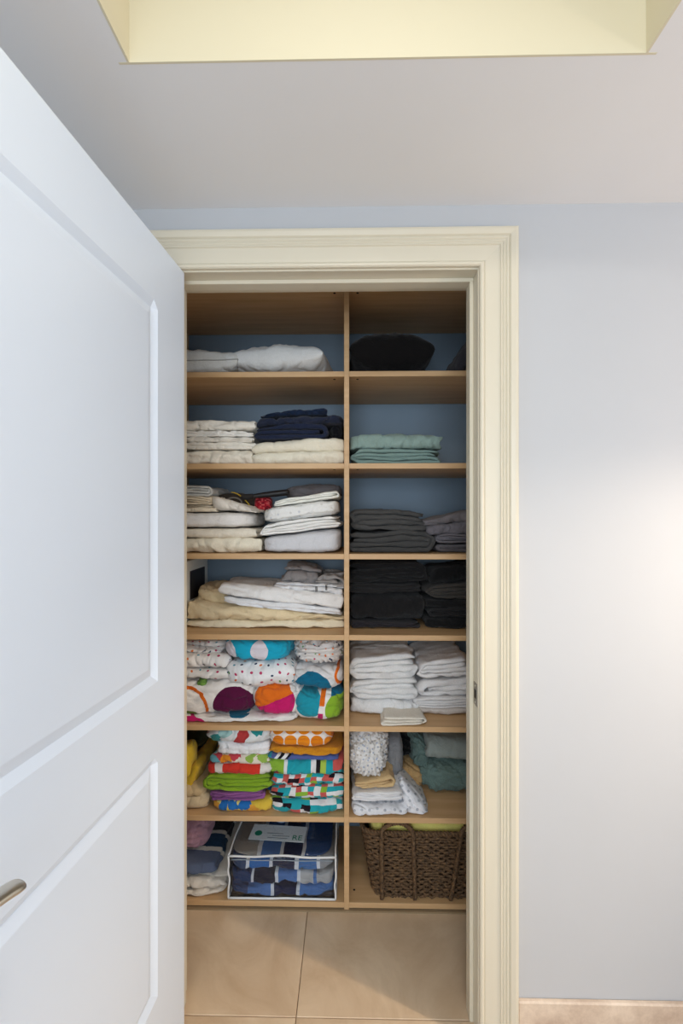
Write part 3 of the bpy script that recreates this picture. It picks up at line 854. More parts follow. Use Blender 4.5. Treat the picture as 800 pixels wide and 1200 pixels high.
# ---- row 4 left
bx = empty('storage_box', (-.668, .60, D_)); tag(bx, 'white box with a dark picture panel at the left end of the fourth shelf', 'box')
M_box = paint('white_carton', (236,233,222), .5)
MB().bbox(-.044, .044, -.17, .17, 0, .245, .002).build('carton', M_box, bx)
M_pic = paint('dark_print', (38,34,36), .5, .4)
MB().box(.0441, .0449, -.055, .125, .092, .205).build('printed_panel', M_pic, bx)
MB().bbox(-.0445, .0445, -.171, .171, .232, .247, .001).build('lid', M_box, bx)
z=stack(D_, [
 dict(name='blanket', x0=213, x1=403, top=728.5, Y=.472, D=.29, mat=lin((244,230,200)), n=2, style='serp', face='front', seed=61, amp=.004, label='pale yellow thin blanket at the bottom of the fourth shelf on the left', cat='blanket'),
 dict(name='blanket', x0=215, x1=404, top=714, Y=.470, D=.29, mat=lin((238,216,176)), n=4, style='wrap', face='front', seed=62, amp=.006, s1=-.10, label='large sand yellow blanket under the white sheets on the fourth shelf', cat='blanket')])
loaf('blanket', 222, 290, 688, D_+.06, .52, .24, lin((228,206,166)), k=2.8, seed=63, amp=.008, s1=-.10, label='rumpled tan blanket corner rising beside the white box', cat='blanket')
z0_=D_+.068
stack(z0_, [
 dict(name='folded_sheet', x0=262, x1=398, top=707, Y=.462, D=.26, mat=lin((240,239,240)), n=4, style='wrap', face='front', seed=64, amp=.003, s0=-.10, s1=-.11, label='white folded sheet resting on the sand yellow blanket', cat='sheet'),
 dict(name='folded_sheet', x0=256, x1=402, top=694, Y=.458, D=.27, mat=lin((242,239,236)), n=3, style='wrap', face='front', seed=65, amp=.004, s0=-.11, s1=-.08, label='wide white folded sheet under the small embroidered pillowcases', cat='sheet')])
zt=WZ(694,.458)
pc,_=fold('pillowcase', 320, 402, 684, zt-.004, .475, .22, lin((238,237,238)), n=3, style='serp', face='front', seed=66, amp=.004, s0=-.09, s1=-.05, label='white pillowcase with two pairs of black stitched lines near its edge', cat='pillowcase')
for (lx, lz) in ((.008, .012), (.012,.012), (.045,.018), (.049,.018)):
    MB().bbox(lx-.0008+.02, lx+.0012+.02, -.0052, .0015, lz-.009, lz+.010, .0003).build('stitched_line', M_hole, pc)
fold('pillowcase', 332, 374, 664, zt+.020, .50, .18, lin((150,144,142)), n=3, style='serp', face='front', seed=67, amp=.006, s0=-.10, s1=-.12, label='grey folded pillowcase lying on the embroidered white one', cat='pillowcase')
fold('pillowcase', 372, 403, 668, zt+.012, .485, .20, lin((168,162,158)), n=4, style='tri', face='end', seed=68, amp=.009, label='crumpled pale grey pillowcase against the divider on the fourth shelf', cat='pillowcase', s1=.1)

# ---- row 4 right
K1,K2,K3=(30,29,30),(24,24,25),(36,35,36)
stack(D_, [dict(name='towel', x0=409, x1=495, top=729, Y=.468, D=.28, mat=tow((48,44,48)), n=2, style='serp', face='end', seed=71, amp=.006, label='black towel with a wavy hem, bottom of the pile beside the divider', cat='towel'),
 dict(name='towel', x0=409, x1=497, top=696, Y=.470, D=.28, mat=tow(K1), n=2, style='serp', face='front', seed=72, amp=.006, label='thick black towel, second from the bottom beside the divider', cat='towel'),
 dict(name='towel', x0=409, x1=499, top=684, Y=.472, D=.28, mat=tow(K3), n=2, style='serp', face='end', seed=73, amp=.004, label='thin black towel with open layers, second from the top beside the divider', cat='towel'),
 dict(name='towel', x0=409, x1=500, top=659, Y=.470, D=.28, mat=tow(K1), n=4, style='wrap', face='end', flip=True, seed=74, amp=.006, label='thick black towel on top of the pile beside the divider', cat='towel')])
stack(D_, [dict(name='towel', x0=499, x1=586, top=724, Y=.472, D=.28, mat=tow(K2), n=2, style='serp', face='front', seed=75, amp=.004, label='black towel, bottom of the right end pile on the fourth shelf', cat='towel'),
 dict(name='towel', x0=503, x1=586, top=713, Y=.474, D=.28, mat=tow(K3), n=3, style='tri', face='end', flip=True, seed=76, amp=.003, label='black folded towel, second from bottom of the right end pile', cat='towel'),
 dict(name='towel', x0=500, x1=586, top=703, Y=.472, D=.28, mat=tow(K2), n=2, style='serp', face='front', seed=77, amp=.003, label='thin black towel in the middle of the right end pile', cat='towel'),
 dict(name='towel', x0=501, x1=586, top=683, Y=.468, D=.28, mat=tow((64,60,56)), n=4, style='wrap', face='end', seed=78, amp=.004, s1=.08, label='charcoal towel with a rounded left fold in the right end pile', cat='towel'),
 dict(name='towel', x0=506, x1=586, top=664, Y=.490, D=.26, mat=tow(K2), n=2, style='serp', face='front', seed=79, amp=.005, s0=.08, s1=.08, label='black towel on top of the right end pile of the fourth shelf', cat='towel')])

# ---- row 5 left: printed comforters
DC=[(60,60,80),(224,120,60),(60,140,160),(190,60,100),(110,160,90),(40,60,90)]
M_sd = m_dots((236,232,228), DC, .030, .0042, .7)
M_sd2 = m_dots((240,238,237), DC, .030, .0045, .5, off=(3,5,0))
Yc=.405
mgr=(88,20,60); org=(226,110,30); tl=(34,150,170); dt=(20,104,136); pk=(200,30,104); gr=(140,180,50); cy=(30,165,196)
def L(px, cx, Yq=Yc): return WX(px, Yq)-WX(cx, Yq)
def Lz(py, z0, Yq=Yc): return WZ(py, Yq)-z0
cW=(238,233,228)
# low layer
zb=E_+.0006; c1=(190+352)/2
low,_=loaf('comforter', 188, 350, 840, zb, .402, .34, m_placed(cW, [('disc', L(279,c1), Lz(836,zb), .048, dt, 2.4), ('disc', L(279,c1), Lz(834,zb), .036, cW, 2.8), ('disc', L(222,c1), Lz(848,zb), .058, pk, 2.6), ('disc', L(262,c1), Lz(851,zb), .040, mgr, 4.5), ('disc', L(322,c1), Lz(852,zb), .030, (40,150,130), 3.5)]),
   k=6, seed=81, amp=.005, label='white comforter layer with pink and teal print, lowest on the fifth shelf', cat='comforter', n=40)
zb2=WZ(843,.402); c2=(186+298)/2
loaf('comforter', 186, 297, 798, zb2, .402, .33, m_placed(cW, [('disc', L(272,c2), Lz(829,zb2), .070, mgr), ('ring', L(217,c2), Lz(832,zb2), .068, .080, org), ('disc', L(216,c2), Lz(838,zb2), .040, (120,150,60), 3.5)]),
   k=4.5, seed=82, amp=.007, label='white comforter fold with a big maroon disc and an orange ring', cat='comforter', n=40, grooves=())
zb3=E_+.001; c3=(292+354)/2
loaf('comforter', 292, 354, 804, zb3+.02, .404, .33, m_placed(cW, [('half', L(320,c3), Lz(824,zb3+.02), .074, org, pk, .42)]),
   k=4.0, seed=83, amp=.006, label='white comforter fold with an orange and pink split disc', cat='comforter', n=36, grooves=((.52,.42),))
c5=(342+403)/2
loaf('comforter', 342, 404, 811, zb3, .400, .33, m_placed(cW, [('disc', L(361,c5), Lz(826,zb3), .050, tl), ('rect', L(377,c5)-.02, L(383,c5)-.02, 0, .3, org, .13), ('rect', L(377,c5)-.02, L(383,c5)-.02, .035, .062, (235,230,228), .13), ('rect', L(377,c5)-.02, L(383,c5)-.02, -.1, .036, pk, .13),
      ('disc', L(395,c5), Lz(834,zb3), .045, gr, .75), ('rect', L(387,c5), L(420,c5), Lz(817,zb3), .3, dt)]),
   k=4.0, seed=84, amp=.006, label='comforter fold with a teal disc, striped band and lime patch beside the divider', cat='comforter', n=36)
zb4=WZ(812,.402); c4=(340+403)/2
loaf('comforter', 338, 404, 783, zb4, .404, .33, m_placed((226,224,224), [('disc', L(366,c4), Lz(812,zb4), .070, dt), ('ring', L(404,c4), Lz(795,zb4), .028, .038, org)]),
   k=3.2, seed=85, amp=.006, label='white comforter fold with a dark teal half disc on the right', cat='comforter', n=36)
# small-dot bundles
zl=WZ(798,.402)
stack(zl, [dict(name='dotted_sheet', x0=190, x1=267, top=786, Y=.404, D=.30, mat=M_sd, n=2, style='serp', face='front', seed=91, amp=.004, s0=-.05, s1=-.06, label='white sheet with small coloured dots, lowest of the left dotted pile', cat='sheet'),
  dict(name='dotted_sheet', x0=190, x1=264, top=770, Y=.406, D=.30, mat=M_sd, n=2, style='serp', face='front', seed=92, amp=.005, s0=-.06, s1=-.06, label='white sheet with small coloured dots in the middle of the left dotted pile', cat='sheet'),
  dict(name='dotted_sheet', x0=190, x1=258, top=755, Y=.43, D=.28, mat=M_sd, n=3, style='serp', face='front', seed=93, amp=.005, s0=-.06, s1=-.03, label='dotted sheet on top of the left dotted pile under the shelf', cat='sheet')])
zm=WZ(806,.41)
_,zm2=fold('dotted_sheet', 263, 344, 779, zm, .402, .26, M_sd2, n=2, style='serp', face='front', seed=94, amp=.005, label='plump white dotted bundle under the turquoise one', cat='sheet')
ccx=(258+341)/2
loaf('duvet_cover', 258, 341, 749.5, zm2+.001, .404, .26, m_placed(cy, [('disc', L(266,ccx,.404), Lz(768,zm2,.404), .028, (222,214,220), .72), ('disc', L(303,ccx,.404), Lz(765,zm2,.404), .032, (222,214,220), .9), ('disc', L(282,ccx,.404), Lz(748,zm2,.404), .018, (222,214,220), 1.2)]),
   k=3.6, seed=95, amp=.006, label='rolled turquoise bedding with large white spots', cat='bedding', n=36)
loaf('dotted_sheet', 341, 401, 752.5, WZ(783,.41)+.001, .42, .24, m_dots((222,216,212), DC, .024, .0035, .8), k=3.0, seed=96, amp=.008, ruf=.010, label='crumpled white dotted sheet beside the divider on the fifth shelf', cat='sheet', n=44, grooves=(.35,.55,.75), gd=.012)
loaf('green_cloth', 228, 240, 797, WZ(806,.41), .408, .05, cloth((110,150,70)), k=2.5, seed=97, n=12, label='bit of green cloth peeping between the dotted sheet and orange-ringed comforter', cat='cloth')

# ---- row 5 right: white towels
W1=(242,241,240); W2=(236,233,232)
stack(E_, [dict(name='bath_towel', x0=409, x1=491, top=820.5, Y=.472, D=.29, mat=tow(W1), n=2, style='serp', face='front', seed=101, amp=.004, label='thick white towel, bottom of the white pile beside the divider', cat='towel'),
 dict(name='bath_towel', x0=408, x1=490, top=797, Y=.470, D=.29, mat=tow(W1), n=4, style='wrap', face='end', seed=102, amp=.004, s1=.03, label='white towel with layered folds in the middle of the pile beside the divider', cat='towel'),
 dict(name='bath_towel', x0=407, x1=490, top=768, Y=.468, D=.29, mat=tow(W1), n=4, style='wrap', face='end', seed=103, amp=.005, s0=.03, s1=.04, label='large white towel on top of the pile beside the divider', cat='towel')])
stack(E_, [dict(name='bath_towel', x0=484, x1=586, top=830, Y=.474, D=.29, mat=tow((214,204,196)), n=2, style='serp', face='front', seed=104, amp=.003, label='beige-tinged white towel at the bottom of the right end pile', cat='towel'),
 dict(name='bath_towel', x0=483, x1=586, top=817, Y=.472, D=.29, mat=tow(W2), n=4, style='wrap', face='end', seed=105, amp=.003, s1=.04, label='white towel with thin layers, second from bottom of the right end pile', cat='towel'),
 dict(name='bath_towel', x0=490, x1=586, top=795, Y=.470, D=.29, mat=tow(W2), n=3, style='tri', face='end', flip=True, seed=106, amp=.005, s0=.04, s1=.1, label='white towel, second from top of the right end pile', cat='towel'),
 dict(name='bath_towel', x0=489, x1=551, top=772, Y=.468, D=.29, mat=tow(W2), n=4, style='wrap', face='end', seed=107, amp=.004, s0=.1, s1=.14, label='white towel with a tilted open fold on top of the right end pile', cat='towel')])
fold('washcloth', 447, 499, 838, E_+.0006, .392, .10, tow((240,232,218)), n=3, style='tri', face='end', seed=108, amp=.002, s1=-.03, label='small cream washcloth lying in front of the white towels', cat='washcloth', loose=.004, rotz=R(2), top_z=E_+.030)

# ---- row 6 left
stack(F_, [dict(name='folded_sheet', x0=195, x1=240, top=940, Y=.405, D=.32, mat=lin((204,184,150)), n=3, style='wrap', face='front', seed=111, amp=.002, label='tan folded sheet at the bottom left of the sixth shelf', cat='sheet'),
 dict(name='folded_sheet', x0=195, x1=240, top=925, Y=.408, D=.32, mat=lin((200,176,136)), n=2, style='serp', face='front', seed=112, amp=.003, label='plump tan folded sheet under the yellow cushion', cat='sheet')])
pillow('cushion', .10, .26, .07, cloth((206,170,48)), (WX(228,.53), .55, WZ(908,.53)), (0, R(-62), 0), 113, 'mustard yellow cushion standing tilted at the left of the sixth shelf', 'cushion', e=.25, pinch=.03)
bpy.data.objects[C.objects[-1].name].scale = (1.9, 1, 1)
loaf('yellow_cloth', 196, 223, 879, F_+.09, .41, .10, cloth((200,168,52)), k=3, seed=114, amp=.006, s1=.3, n=16, label='yellow cloth corner at the far left above the tan sheets', cat='cloth')
loaf('olive_cloth', 188, 238, 872, F_+.11, .62, .15, cloth((96,100,70)), k=3, seed=115, amp=.006, n=16, label='olive green cloth at the back behind the yellow cushion', cat='cloth')
Yk=.400
M_flo1=m_blotch((226,228,228), [(50,150,150),(180,60,60),(50,150,150),(160,200,200)], 22, .46, base_share=2)
M_flo2=m_blotch((228,216,200), [(226,120,30),(200,70,80),(110,170,180),(150,180,80),(226,140,40)], 30, .6, (2,3,0), base_share=2)
M_red=m_check([(214,58,44),(214,58,44),(228,220,212),(214,58,44),(200,60,50),(214,58,44)], .030, .05, 3)
M_yb=m_blotch((226,190,70), [(40,110,180),(236,220,130),(226,160,60)], 26, .6, (5,1,0), base_share=3)
stack(F_, [dict(name='printed_cloth', x0=248, x1=317, top=943, Y=.398, D=.28, mat=M_yb, n=2, style='serp', face='front', seed=121, amp=.004, s1=.08, label='yellow and blue printed cloth, lowest of the middle pile on the sixth shelf', cat='towel'),
 dict(name='beach_towel', x0=241, x1=308, top=930, Y=.400, D=.28, mat=tow((150,90,150)), n=4, style='wrap', face='end', seed=122, amp=.004, label='purple towel with a curled end under the lime green towel', cat='towel', s0=.08, s1=.0),
 dict(name='beach_towel', x0=235, x1=317, top=911, Y=.398, D=.28, mat=tow((140,176,44)), n=4, style='wrap', face='end', seed=123, amp=.005, label='lime green towel folded in the middle pile of the sixth shelf', cat='towel'),
 dict(name='printed_towel', x0=241, x1=316, top=899, Y=.400, D=.28, mat=M_red, n=2, style='serp', face='front', seed=124, amp=.004, label='red and white printed towel above the lime green one', cat='towel'),
 dict(name='printed_towel', x0=243, x1=314, top=889, Y=.402, D=.28, mat=M_flo2, n=2, style='serp', face='front', seed=125, amp=.004, label='orange and white flowered towel above the red one', cat='towel'),
 dict(name='folded_sheet', x0=251, x1=314, top=873.5, Y=.402, D=.28, mat=lin((242,241,242)), n=4, style='wrap', face='front', seed=126, amp=.003, label='plain white folded cloth in the middle pile of the sixth shelf', cat='sheet'),
 dict(name='printed_cloth', x0=243, x1=314, top=855.5, Y=.402, D=.28, mat=M_flo1, n=2, style='serp', face='front', seed=127, amp=.006, label='white and teal flowered cloth on top of the middle pile', cat='towel')])
CK=[(40,160,170),(40,160,170),(228,226,226),(34,24,32),(200,90,84),(40,160,170),(140,180,60),(228,226,226)]
def ck(s, cu=.024, cv=.013): return m_check(CK, cu, cv, s)
orx=(311+397)/2
stack(F_, [dict(name='printed_towel', x0=317, x1=402, top=940, Y=.396, D=.30, mat=ck(1,.034,.014), n=2, style='serp', face='front', seed=131, amp=.004, label='teal patchwork print towel, bottom of the pile beside the divider', cat='towel'),
 dict(name='printed_towel', x0=317, x1=403, top=924, Y=.398, D=.30, mat=ck(2,.022), n=2, style='serp', face='front', seed=132, amp=.004, label='patchwork print towel with coral bars, second from the bottom beside the divider', cat='towel'),
 dict(name='printed_towel', x0=318, x1=403, top=910, Y=.398, D=.30, mat=ck(3,.020), n=2, style='serp', face='front', seed=133, amp=.004, label='patchwork print towel with black and white squares, third from the bottom', cat='towel'),
 dict(name='printed_towel', x0=312, x1=402, top=893.5, Y=.398, D=.30, mat=m_placed((38,160,172), [('rect', L(312,357), L(332,357), -.1, .2, (140,180,60)), ('rect', L(332,357), L(336,357), -.1, .2, (226,226,226)), ('rect', L(364,357), L(370,357), -.1, .2, (228,224,224)), ('rect', L(370,357), L(375,357), -.1, .2, (30,24,30)), ('rect', L(375,357), L(382,357), -.1, .2, (170,196,80)), ('rect', L(390,357), L(410,357), .02, .2, (200,90,84))]), n=2, style='serp', face='front', seed=134, amp=.005, label='teal towel with lime and black end bars under the blue cloth', cat='towel'),
 dict(name='printed_cloth', x0=314, x1=396, top=886.5, Y=.400, D=.28, mat=m_placed((82,98,156), [('rect', L(318,355), L(322,355), -.1, .2, (230,230,232), 1.0), ('rect', L(322,355), L(326,355), -.1, .2, (24,24,34), 1.0), ('rect', L(326,355), L(331,355), -.1, .2, (230,230,232), 1.0), ('rect', L(331,355), L(334,355), -.1, .2, (24,24,34), 1.0), ('rect', L(300,355), L(317,355), -.1, .2, (40,150,170))]), n=2, style='serp', face='front', seed=135, amp=.003, label='thin blue cloth with black and white stripes under the orange towel', cat='towel'),
 dict(name='beach_towel', x0=312, x1=401, top=878.5, Y=.398, D=.28, mat=tow((214,144,34)), n=2, style='serp', face='front', seed=136, amp=.005, label='golden orange towel under the orange circle print towel', cat='towel'),
 dict(name='printed_towel', fn=loaf, x0=311, x1=392, top=856, Y=.396, D=.26, mat=m_dots((230,222,216), [(228,136,28),(224,128,24)], .047, .0222, 0.0, off=(.1,.15,0)), k=4, seed=137, amp=.004, grooves=(.42,), label='orange circle print towel on top of the pile beside the divider', cat='towel', n=36)])

# ---- row 6 right
M_swd=m_dots((234,235,240), [(178,182,192),(188,192,200)], .028, .0050, .4)
loaf('swaddle_blanket', 412, 484, 946, F_+.0008, .384, .20, M_swd, k=5, seed=141, amp=.006, label='white muslin blanket with grey star dots spilling over the shelf edge', cat='blanket', n=40)
loaf('swaddle_blanket', 468, 504, 913, F_+.0008, .388, .20, M_swd, k=3.6, seed=142, amp=.008, label='loose raised corner of dotted muslin right of the white baby blanket', cat='blanket', n=30, taper=.78, rot=(R(-6),0,0))
_,zb_=fold('baby_blanket', 412, 473, 929, F_+.045, .392, .24, lin((238,237,238)), n=4, style='wrap', face='end', seed=143, amp=.003, s0=.0, s1=.05, label='plain white folded baby blanket on the dotted muslin', cat='blanket')
_,zc_=fold('towel', 413, 464, 913, zb_+.001, .400, .24, tow((222,190,140)), n=3, style='tri', face='end', seed=144, amp=.004, s0=.05, s1=.10, label='peach towel folded under the seersucker roll', cat='towel')
M_seer=m_dots((226,224,222), [(170,178,196),(186,180,172)], .016, .0032, .9)
loaf('seersucker_roll', 408, 455, 862, zc_-.012, .396, .28, M_seer, k=3.0, seed=145, amp=.008, ruf=.020, label='crinkled white and blue seersucker cloth rolled beside the divider', cat='cloth', n=48)
loaf('sheer_cloth', 452, 473, 866, F_+.05, .50, .20, lin((140,140,142)), k=4, seed=146, amp=.004, label='grey sheer cloth standing behind the seersucker roll', cat='cloth')
loaf('towel', 470, 500, 901, F_+.001, .53, .2, tow((200,162,110)), k=3, seed=147, amp=.006, label='peach towel tucked behind the dotted muslin', cat='towel', s1=-.2)
loaf('bag', 464, 487, 866, F_+.09, .60, .14, cloth((14,14,15)), k=2.8, seed=148, amp=.008, label='black bag at the back between the seersucker and the green towel', cat='bag', s1=-.2)
M_fl=cloth((104,126,120), True, .30)
o1,zf=loaf('fluffy_towel', 490, 580, 897, F_+.0008, .512, .25, M_fl, k=3.4, seed=149, amp=.008, ruf=.010, label='fluffy dark green bath mat bulging at the right end of the sixth shelf', cat='bath mat', n=44)
loaf('fluffy_throw', 481, 505, 866, F_+.06, .56, .20, M_fl, k=2.6, seed=150, amp=.008, ruf=.008, label='raised dark green fluffy throw behind the bath mat', cat='throw', n=30, s1=-.6)
fold('folded_sheet', 500, 575, 868, zf+.001, .53, .22, lin((150,158,152)), n=2, style='serp', face='front', seed=151, amp=.004, label='pale sage sheet resting on the fluffy green bath mat', cat='sheet', s1=-.04)

# ---- row 7 left
stack(G_, [dict(name='blanket', fn=loaf, x0=190, x1=264, top=1046, Y=.394, D=.35, mat=lin((224,215,202)), k=4, seed=161, amp=.006, label='white rumpled blanket on the bottom shelf at the far left', cat='blanket'),
 dict(name='blanket', x0=190, x1=262, top=1031, Y=.400, D=.34, mat=lin((220,213,202)), n=3, style='serp', face='front', seed=162, amp=.005, label='off-white folded blanket under the navy striped duvet', cat='blanket')])
zq=WZ(1031,.400)
fold('striped_duvet', 190, 251, 1018, zq+.001, .405, .36, m_bands(1, [(.085,(92,104,130)),(.105,(204,200,192)),(.170,(24,60,92)),(.188,(204,200,192)),(.262,(16,18,28)),(.276,(204,200,192))], (30,52,84)),
  n=2, style='serp', face='front', seed=163, amp=.003, label='duvet folded to show navy, black and blue stripes, beside the clear bag', cat='duvet')
loaf('pink_cloth', 196, 238, 966, zq+.035, .44, .22, lin((176,136,150)), k=2.6, seed=164, amp=.008, label='dusty pink cloth lying on the striped duvet', cat='cloth', grooves=(.3,.5,.7), s1=-.25)

# clear zip bag
bx0, bx1, by0, by1, bz0, bz1 = WX(267,.396), WX(393,.396), .396, .765, G_+.001, G_+.154
bag = empty('clear_storage_bag', ((bx0+bx1)/2, by0, bz0)); tag(bag, 'clear plastic zip bag with white piping holding blue bedding', 'bag')
def vinyl():
    m = bpy.data.materials.new('clear_vinyl'); m.use_nodes = True; nt = m.node_tree
    for n_ in list(nt.nodes): nt.nodes.remove(n_)
    out = N(nt, 'ShaderNodeOutputMaterial'); tr = N(nt, 'ShaderNodeBsdfTransparent', inp={'Color': (.975,.985,.99,1)})
    gl = N(nt, 'ShaderNodeBsdfGlossy', inp={'Roughness': .12}); ly = N(nt, 'ShaderNodeLayerWeight', inp={'Blend': .35})
    mx = N(nt, 'ShaderNodeMixShader'); tc = N(nt, 'ShaderNodeTexCoord')
    t = N(nt, 'ShaderNodeTexNoise', inp={'Scale': 16, 'Detail': 3, 'Distortion': 1.5}); bp = N(nt, 'ShaderNodeBump', inp={'Strength': .8, 'Distance': .01})
    nt.links.new(tc.outputs['Object'], t.inputs['Vector']); nt.links.new(t.outputs['Fac'], bp.inputs['Height']); nt.links.new(bp.outputs[0], gl.inputs['Normal']); nt.links.new(bp.outputs[0], ly.inputs['Normal'])
    fr = math_(nt, 'MULTIPLY_ADD', ly.outputs['Fresnel'], .7, .02)
    nt.links.new(fr, mx.inputs[0]); nt.links.new(tr.outputs[0], mx.inputs[1]); nt.links.new(gl.outputs[0], mx.inputs[2]); nt.links.new(mx.outputs[0], out.inputs[0])
    return m
hw, dd, hh = (bx1-bx0)/2, by1-by0, bz1-bz0
vs, fs = cube_sphere(12); pv=[]
for p in vs:
    q = Vector(p); d = noise.noise(q*2.2)*.004
    pv.append((p[0]*hw*(1)+d*(p[0]), dd/2+p[1]*dd/2+d*p[1], hh/2+p[2]*hh/2+ (0 if p[2] <= -.99 else d*p[2])))
link('vinyl_shell', pv, fs, vinyl(), bag)
M_pipe = paint('white_piping', (232,232,230), .5)
def edge(a, b, seed, r=.0036):
    A_, B_ = Vector(a), Vector(b); pts=[]
    for i in range(21):
        t_=i/20; P=A_.lerp(B_, t_)
        wv=noise.noise_vector(Vector((t_*3.5, seed, 0)))*.007*math.sin(t_*math.pi)
        P+=Vector((wv.x, wv.y*.5, abs(wv.z)*.5 if a[2] < .01 and b[2] < .01 else wv.z)); pts.append(P)
    MB().tube(pts, r, 8).build('piping', M_pipe, bag, smooth=True)
c_ = {}
for i_, x_ in enumerate((-hw, hw)):
    for j_, y_ in enumerate((0, dd)):
        for k__, z_ in enumerate((.004, hh)): c_[(i_, j_, k__)] = (x_, y_-.002 if j_ == 0 else y_, z_)
sd_=1
for a_, b_ in (((0,0,0),(1,0,0)),((0,0,1),(1,0,1)),((0,0,0),(0,0,1)),((1,0,0),(1,0,1)),((0,0,1),(0,1,1)),((1,0,1),(1,1,1)),((0,1,1),(1,1,1)),((0,1,0),(0,1,1)),((1,1,0),(1,1,1)),((0,0,0),(0,1,0)),((1,0,0),(1,1,0))):
    edge(c_[a_], c_[b_], sd_*2.7); sd_+=1
MB().tube([(-hw+.01+ (2*hw-.02)*i/16, -.004, hh-.012+.001*math.sin(i)) for i in range(17)], .0016, 6).build('zipper', cloth((150,160,170)), bag, smooth=True)
# bedding inside the bag
BL=(84,124,184); NV=(34,44,82); WB=(222,226,232); MB_=(48,110,180)
def bandx(px_list, Yq, cx):
    out=[]
    for px_, col_ in px_list: out.append((WX(px_, Yq)-cx, col_))
    return out
Yb=.403
cxx=(WX(271,Yb)+WX(386,Yb))/2
z=stack(bz0+.002, [
 dict(name='bedding', x0=268, x1=391.5, top=1039, Y=Yb, D=.33, mat=m_bands(0, bandx([(288,(58,76,116)),(315,BL),(319,WB),(345,(38,44,76)),(349,WB)],Yb,cxx), BL), fn=loaf, k=9, n=34, seed=171, amp=.008, label='blue and navy striped sheet, bottom of the clear bag', cat='sheet'),
 dict(name='bedding', x0=268, x1=391.5, top=1022, Y=Yb, D=.33, mat=m_bands(0, bandx([(292,(40,66,110)),(295,WB),(320,(24,32,56)),(324,WB),(346,BL),(350,WB),(366,(186,186,186)),(370,BL)],Yb,cxx), (180,180,180)), fn=loaf, k=9, n=34, seed=172, amp=.009, label='blue and white crumpled pillowcase layer in the middle of the clear bag', cat='sheet'),
 dict(name='bedding', x0=268, x1=391.5, top=1006.8, Y=Yb, D=.33, mat=m_bands(0, bandx([(286,(64,82,116)),(290,WB),(313,MB_),(317,WB),(343,(34,44,74)),(348,WB),(370,(64,116,176)),(374,WB)],Yb,cxx), (150,154,160)), fn=loaf, k=9, n=34, seed=173, amp=.008, label='bright blue striped bedding on top inside the clear bag', cat='sheet')])
# top piece seen through the top face, grey at left
Yt=.50
loaf('bedding', 268, 388, 0, z+.0005, .408, .33, m_bands(0, [(-.085,(172,168,164)),(-.070,WB),(-.005,BL),(.008,WB),(.075,NV),(.088,WB)], (52,86,140)), k=6, seed=174, amp=.002, n=24, top_z=z+.012, label='flat striped sheet lying under the paper insert in the clear bag', cat='sheet')
# bundles on the bag
loaf('plastic_wrap', 306, 352, 0, bz1+.002, .56, .17, cloth((170,184,204)), k=2.6, seed=175, amp=.006, n=20, top_z=bz1+.045, label='pale blue plastic-wrapped sheet on top of the clear bag', cat='sheet')
loaf('bedding', 352, 398, 0, bz1+.002, .56, .17, m_bands(0, [(-.035,BL),(-.025,WB)], (30,46,76)), k=3, seed=176, amp=.006, n=20, top_z=bz1+.060, label='navy and white bundle on top of the clear bag beside the divider', cat='bedding')
# paper insert
def flat_txt(body, size, loc, rot, mat, parent, name):
    cu = bpy.data.curves.new(name, 'FONT'); cu.body = body; cu.size = size; cu.extrude = .0002; cu.align_x = 'CENTER'; cu.align_y = 'CENTER'
    ob = bpy.data.objects.new(name, cu); C.objects.link(ob); ob.parent = parent; ob.location = loc; ob.rotation_euler = rot; cu.materials.append(mat)
    bpy.context.view_layer.update()
    me = bpy.data.meshes.new_from_object(ob.evaluated_get(bpy.context.evaluated_depsgraph_get()))
    bpy.data.objects.remove(ob)
    ob = bpy.data.objects.new(name, me); C.objects.link(ob); ob.parent = parent; ob.location = loc; ob.rotation_euler = rot
    return ob
pi_ = empty('paper_insert', (WX(330,.50)-.005, .50, bz1+.004), (0, 0, R(-4))); tag(pi_, 'white paper insert with green lettering lying on the clear bag', 'label')
MB().bbox(-.115, .095, -.035, .05, 0, .0012, .0003).build('card', cloth((196,206,212)), pi_)
M_grn = paint('green_print', (20,120,96), .6); M_gry = paint('grey_print', (110,124,134), .6)
MB().disc((-.085, .0, .0011), (0,0,1), .014, .0005, 24).build('green_dot', M_grn, pi_)
flat_txt('RE', .036, (.066, -.014, .0015), (0,0,0), M_grn, pi_, 'lettering')
for i_, (xa_, xb_) in enumerate(((-.045,.030),(-.030,.036),(-.052,.010))):
    MB().box(xa_, xb_, -.022+i_*.012, -.019+i_*.012, .0011, .0016).build('print_line', M_gry, pi_)

# ---- row 7 right: basket
def wicker():
    m, nt, b = nodes('seagrass'); tc = N(nt, 'ShaderNodeTexCoord')
    t = N(nt, 'ShaderNodeTexNoise', inp={'Scale': 90, 'Detail': 4, 'Roughness': .7}); nt.links.new(tc.outputs['Object'], t.inputs['Vector'])
    r = N(nt, 'ShaderNodeValToRGB'); r.color_ramp.elements[0].position = .3; r.color_ramp.elements[1].position = .75
    r.color_ramp.elements[0].color = srgb((42,28,18)); r.color_ramp.elements[1].color = srgb((134,102,68))
    nt.links.new(t.outputs['Fac'], r.inputs[0]); nt.links.new(r.outputs[0], b.inputs['Base Color']); b.inputs['Roughness'].default_value = .75
    add = N(nt, 'ShaderNodeBump', inp={'Strength': .6, 'Distance': .002}); nt.links.new(t.outputs['Fac'], add.inputs['Height']); nt.links.new(add.outputs[0], b.inputs['Normal'])
    return m
M_wk = wicker()
YB=.396
kx0, kx1 = WX(424,YB), .560
bk = empty('wicker_basket', ((kx0+kx1)/2, YB, G_)); tag(bk, 'brown woven seagrass basket with rope handles on the bottom right shelf', 'basket')
bw, bd, bh = (kx1-kx0)/2, .36, EYE-(976-606)*(YB-CY)/F - G_
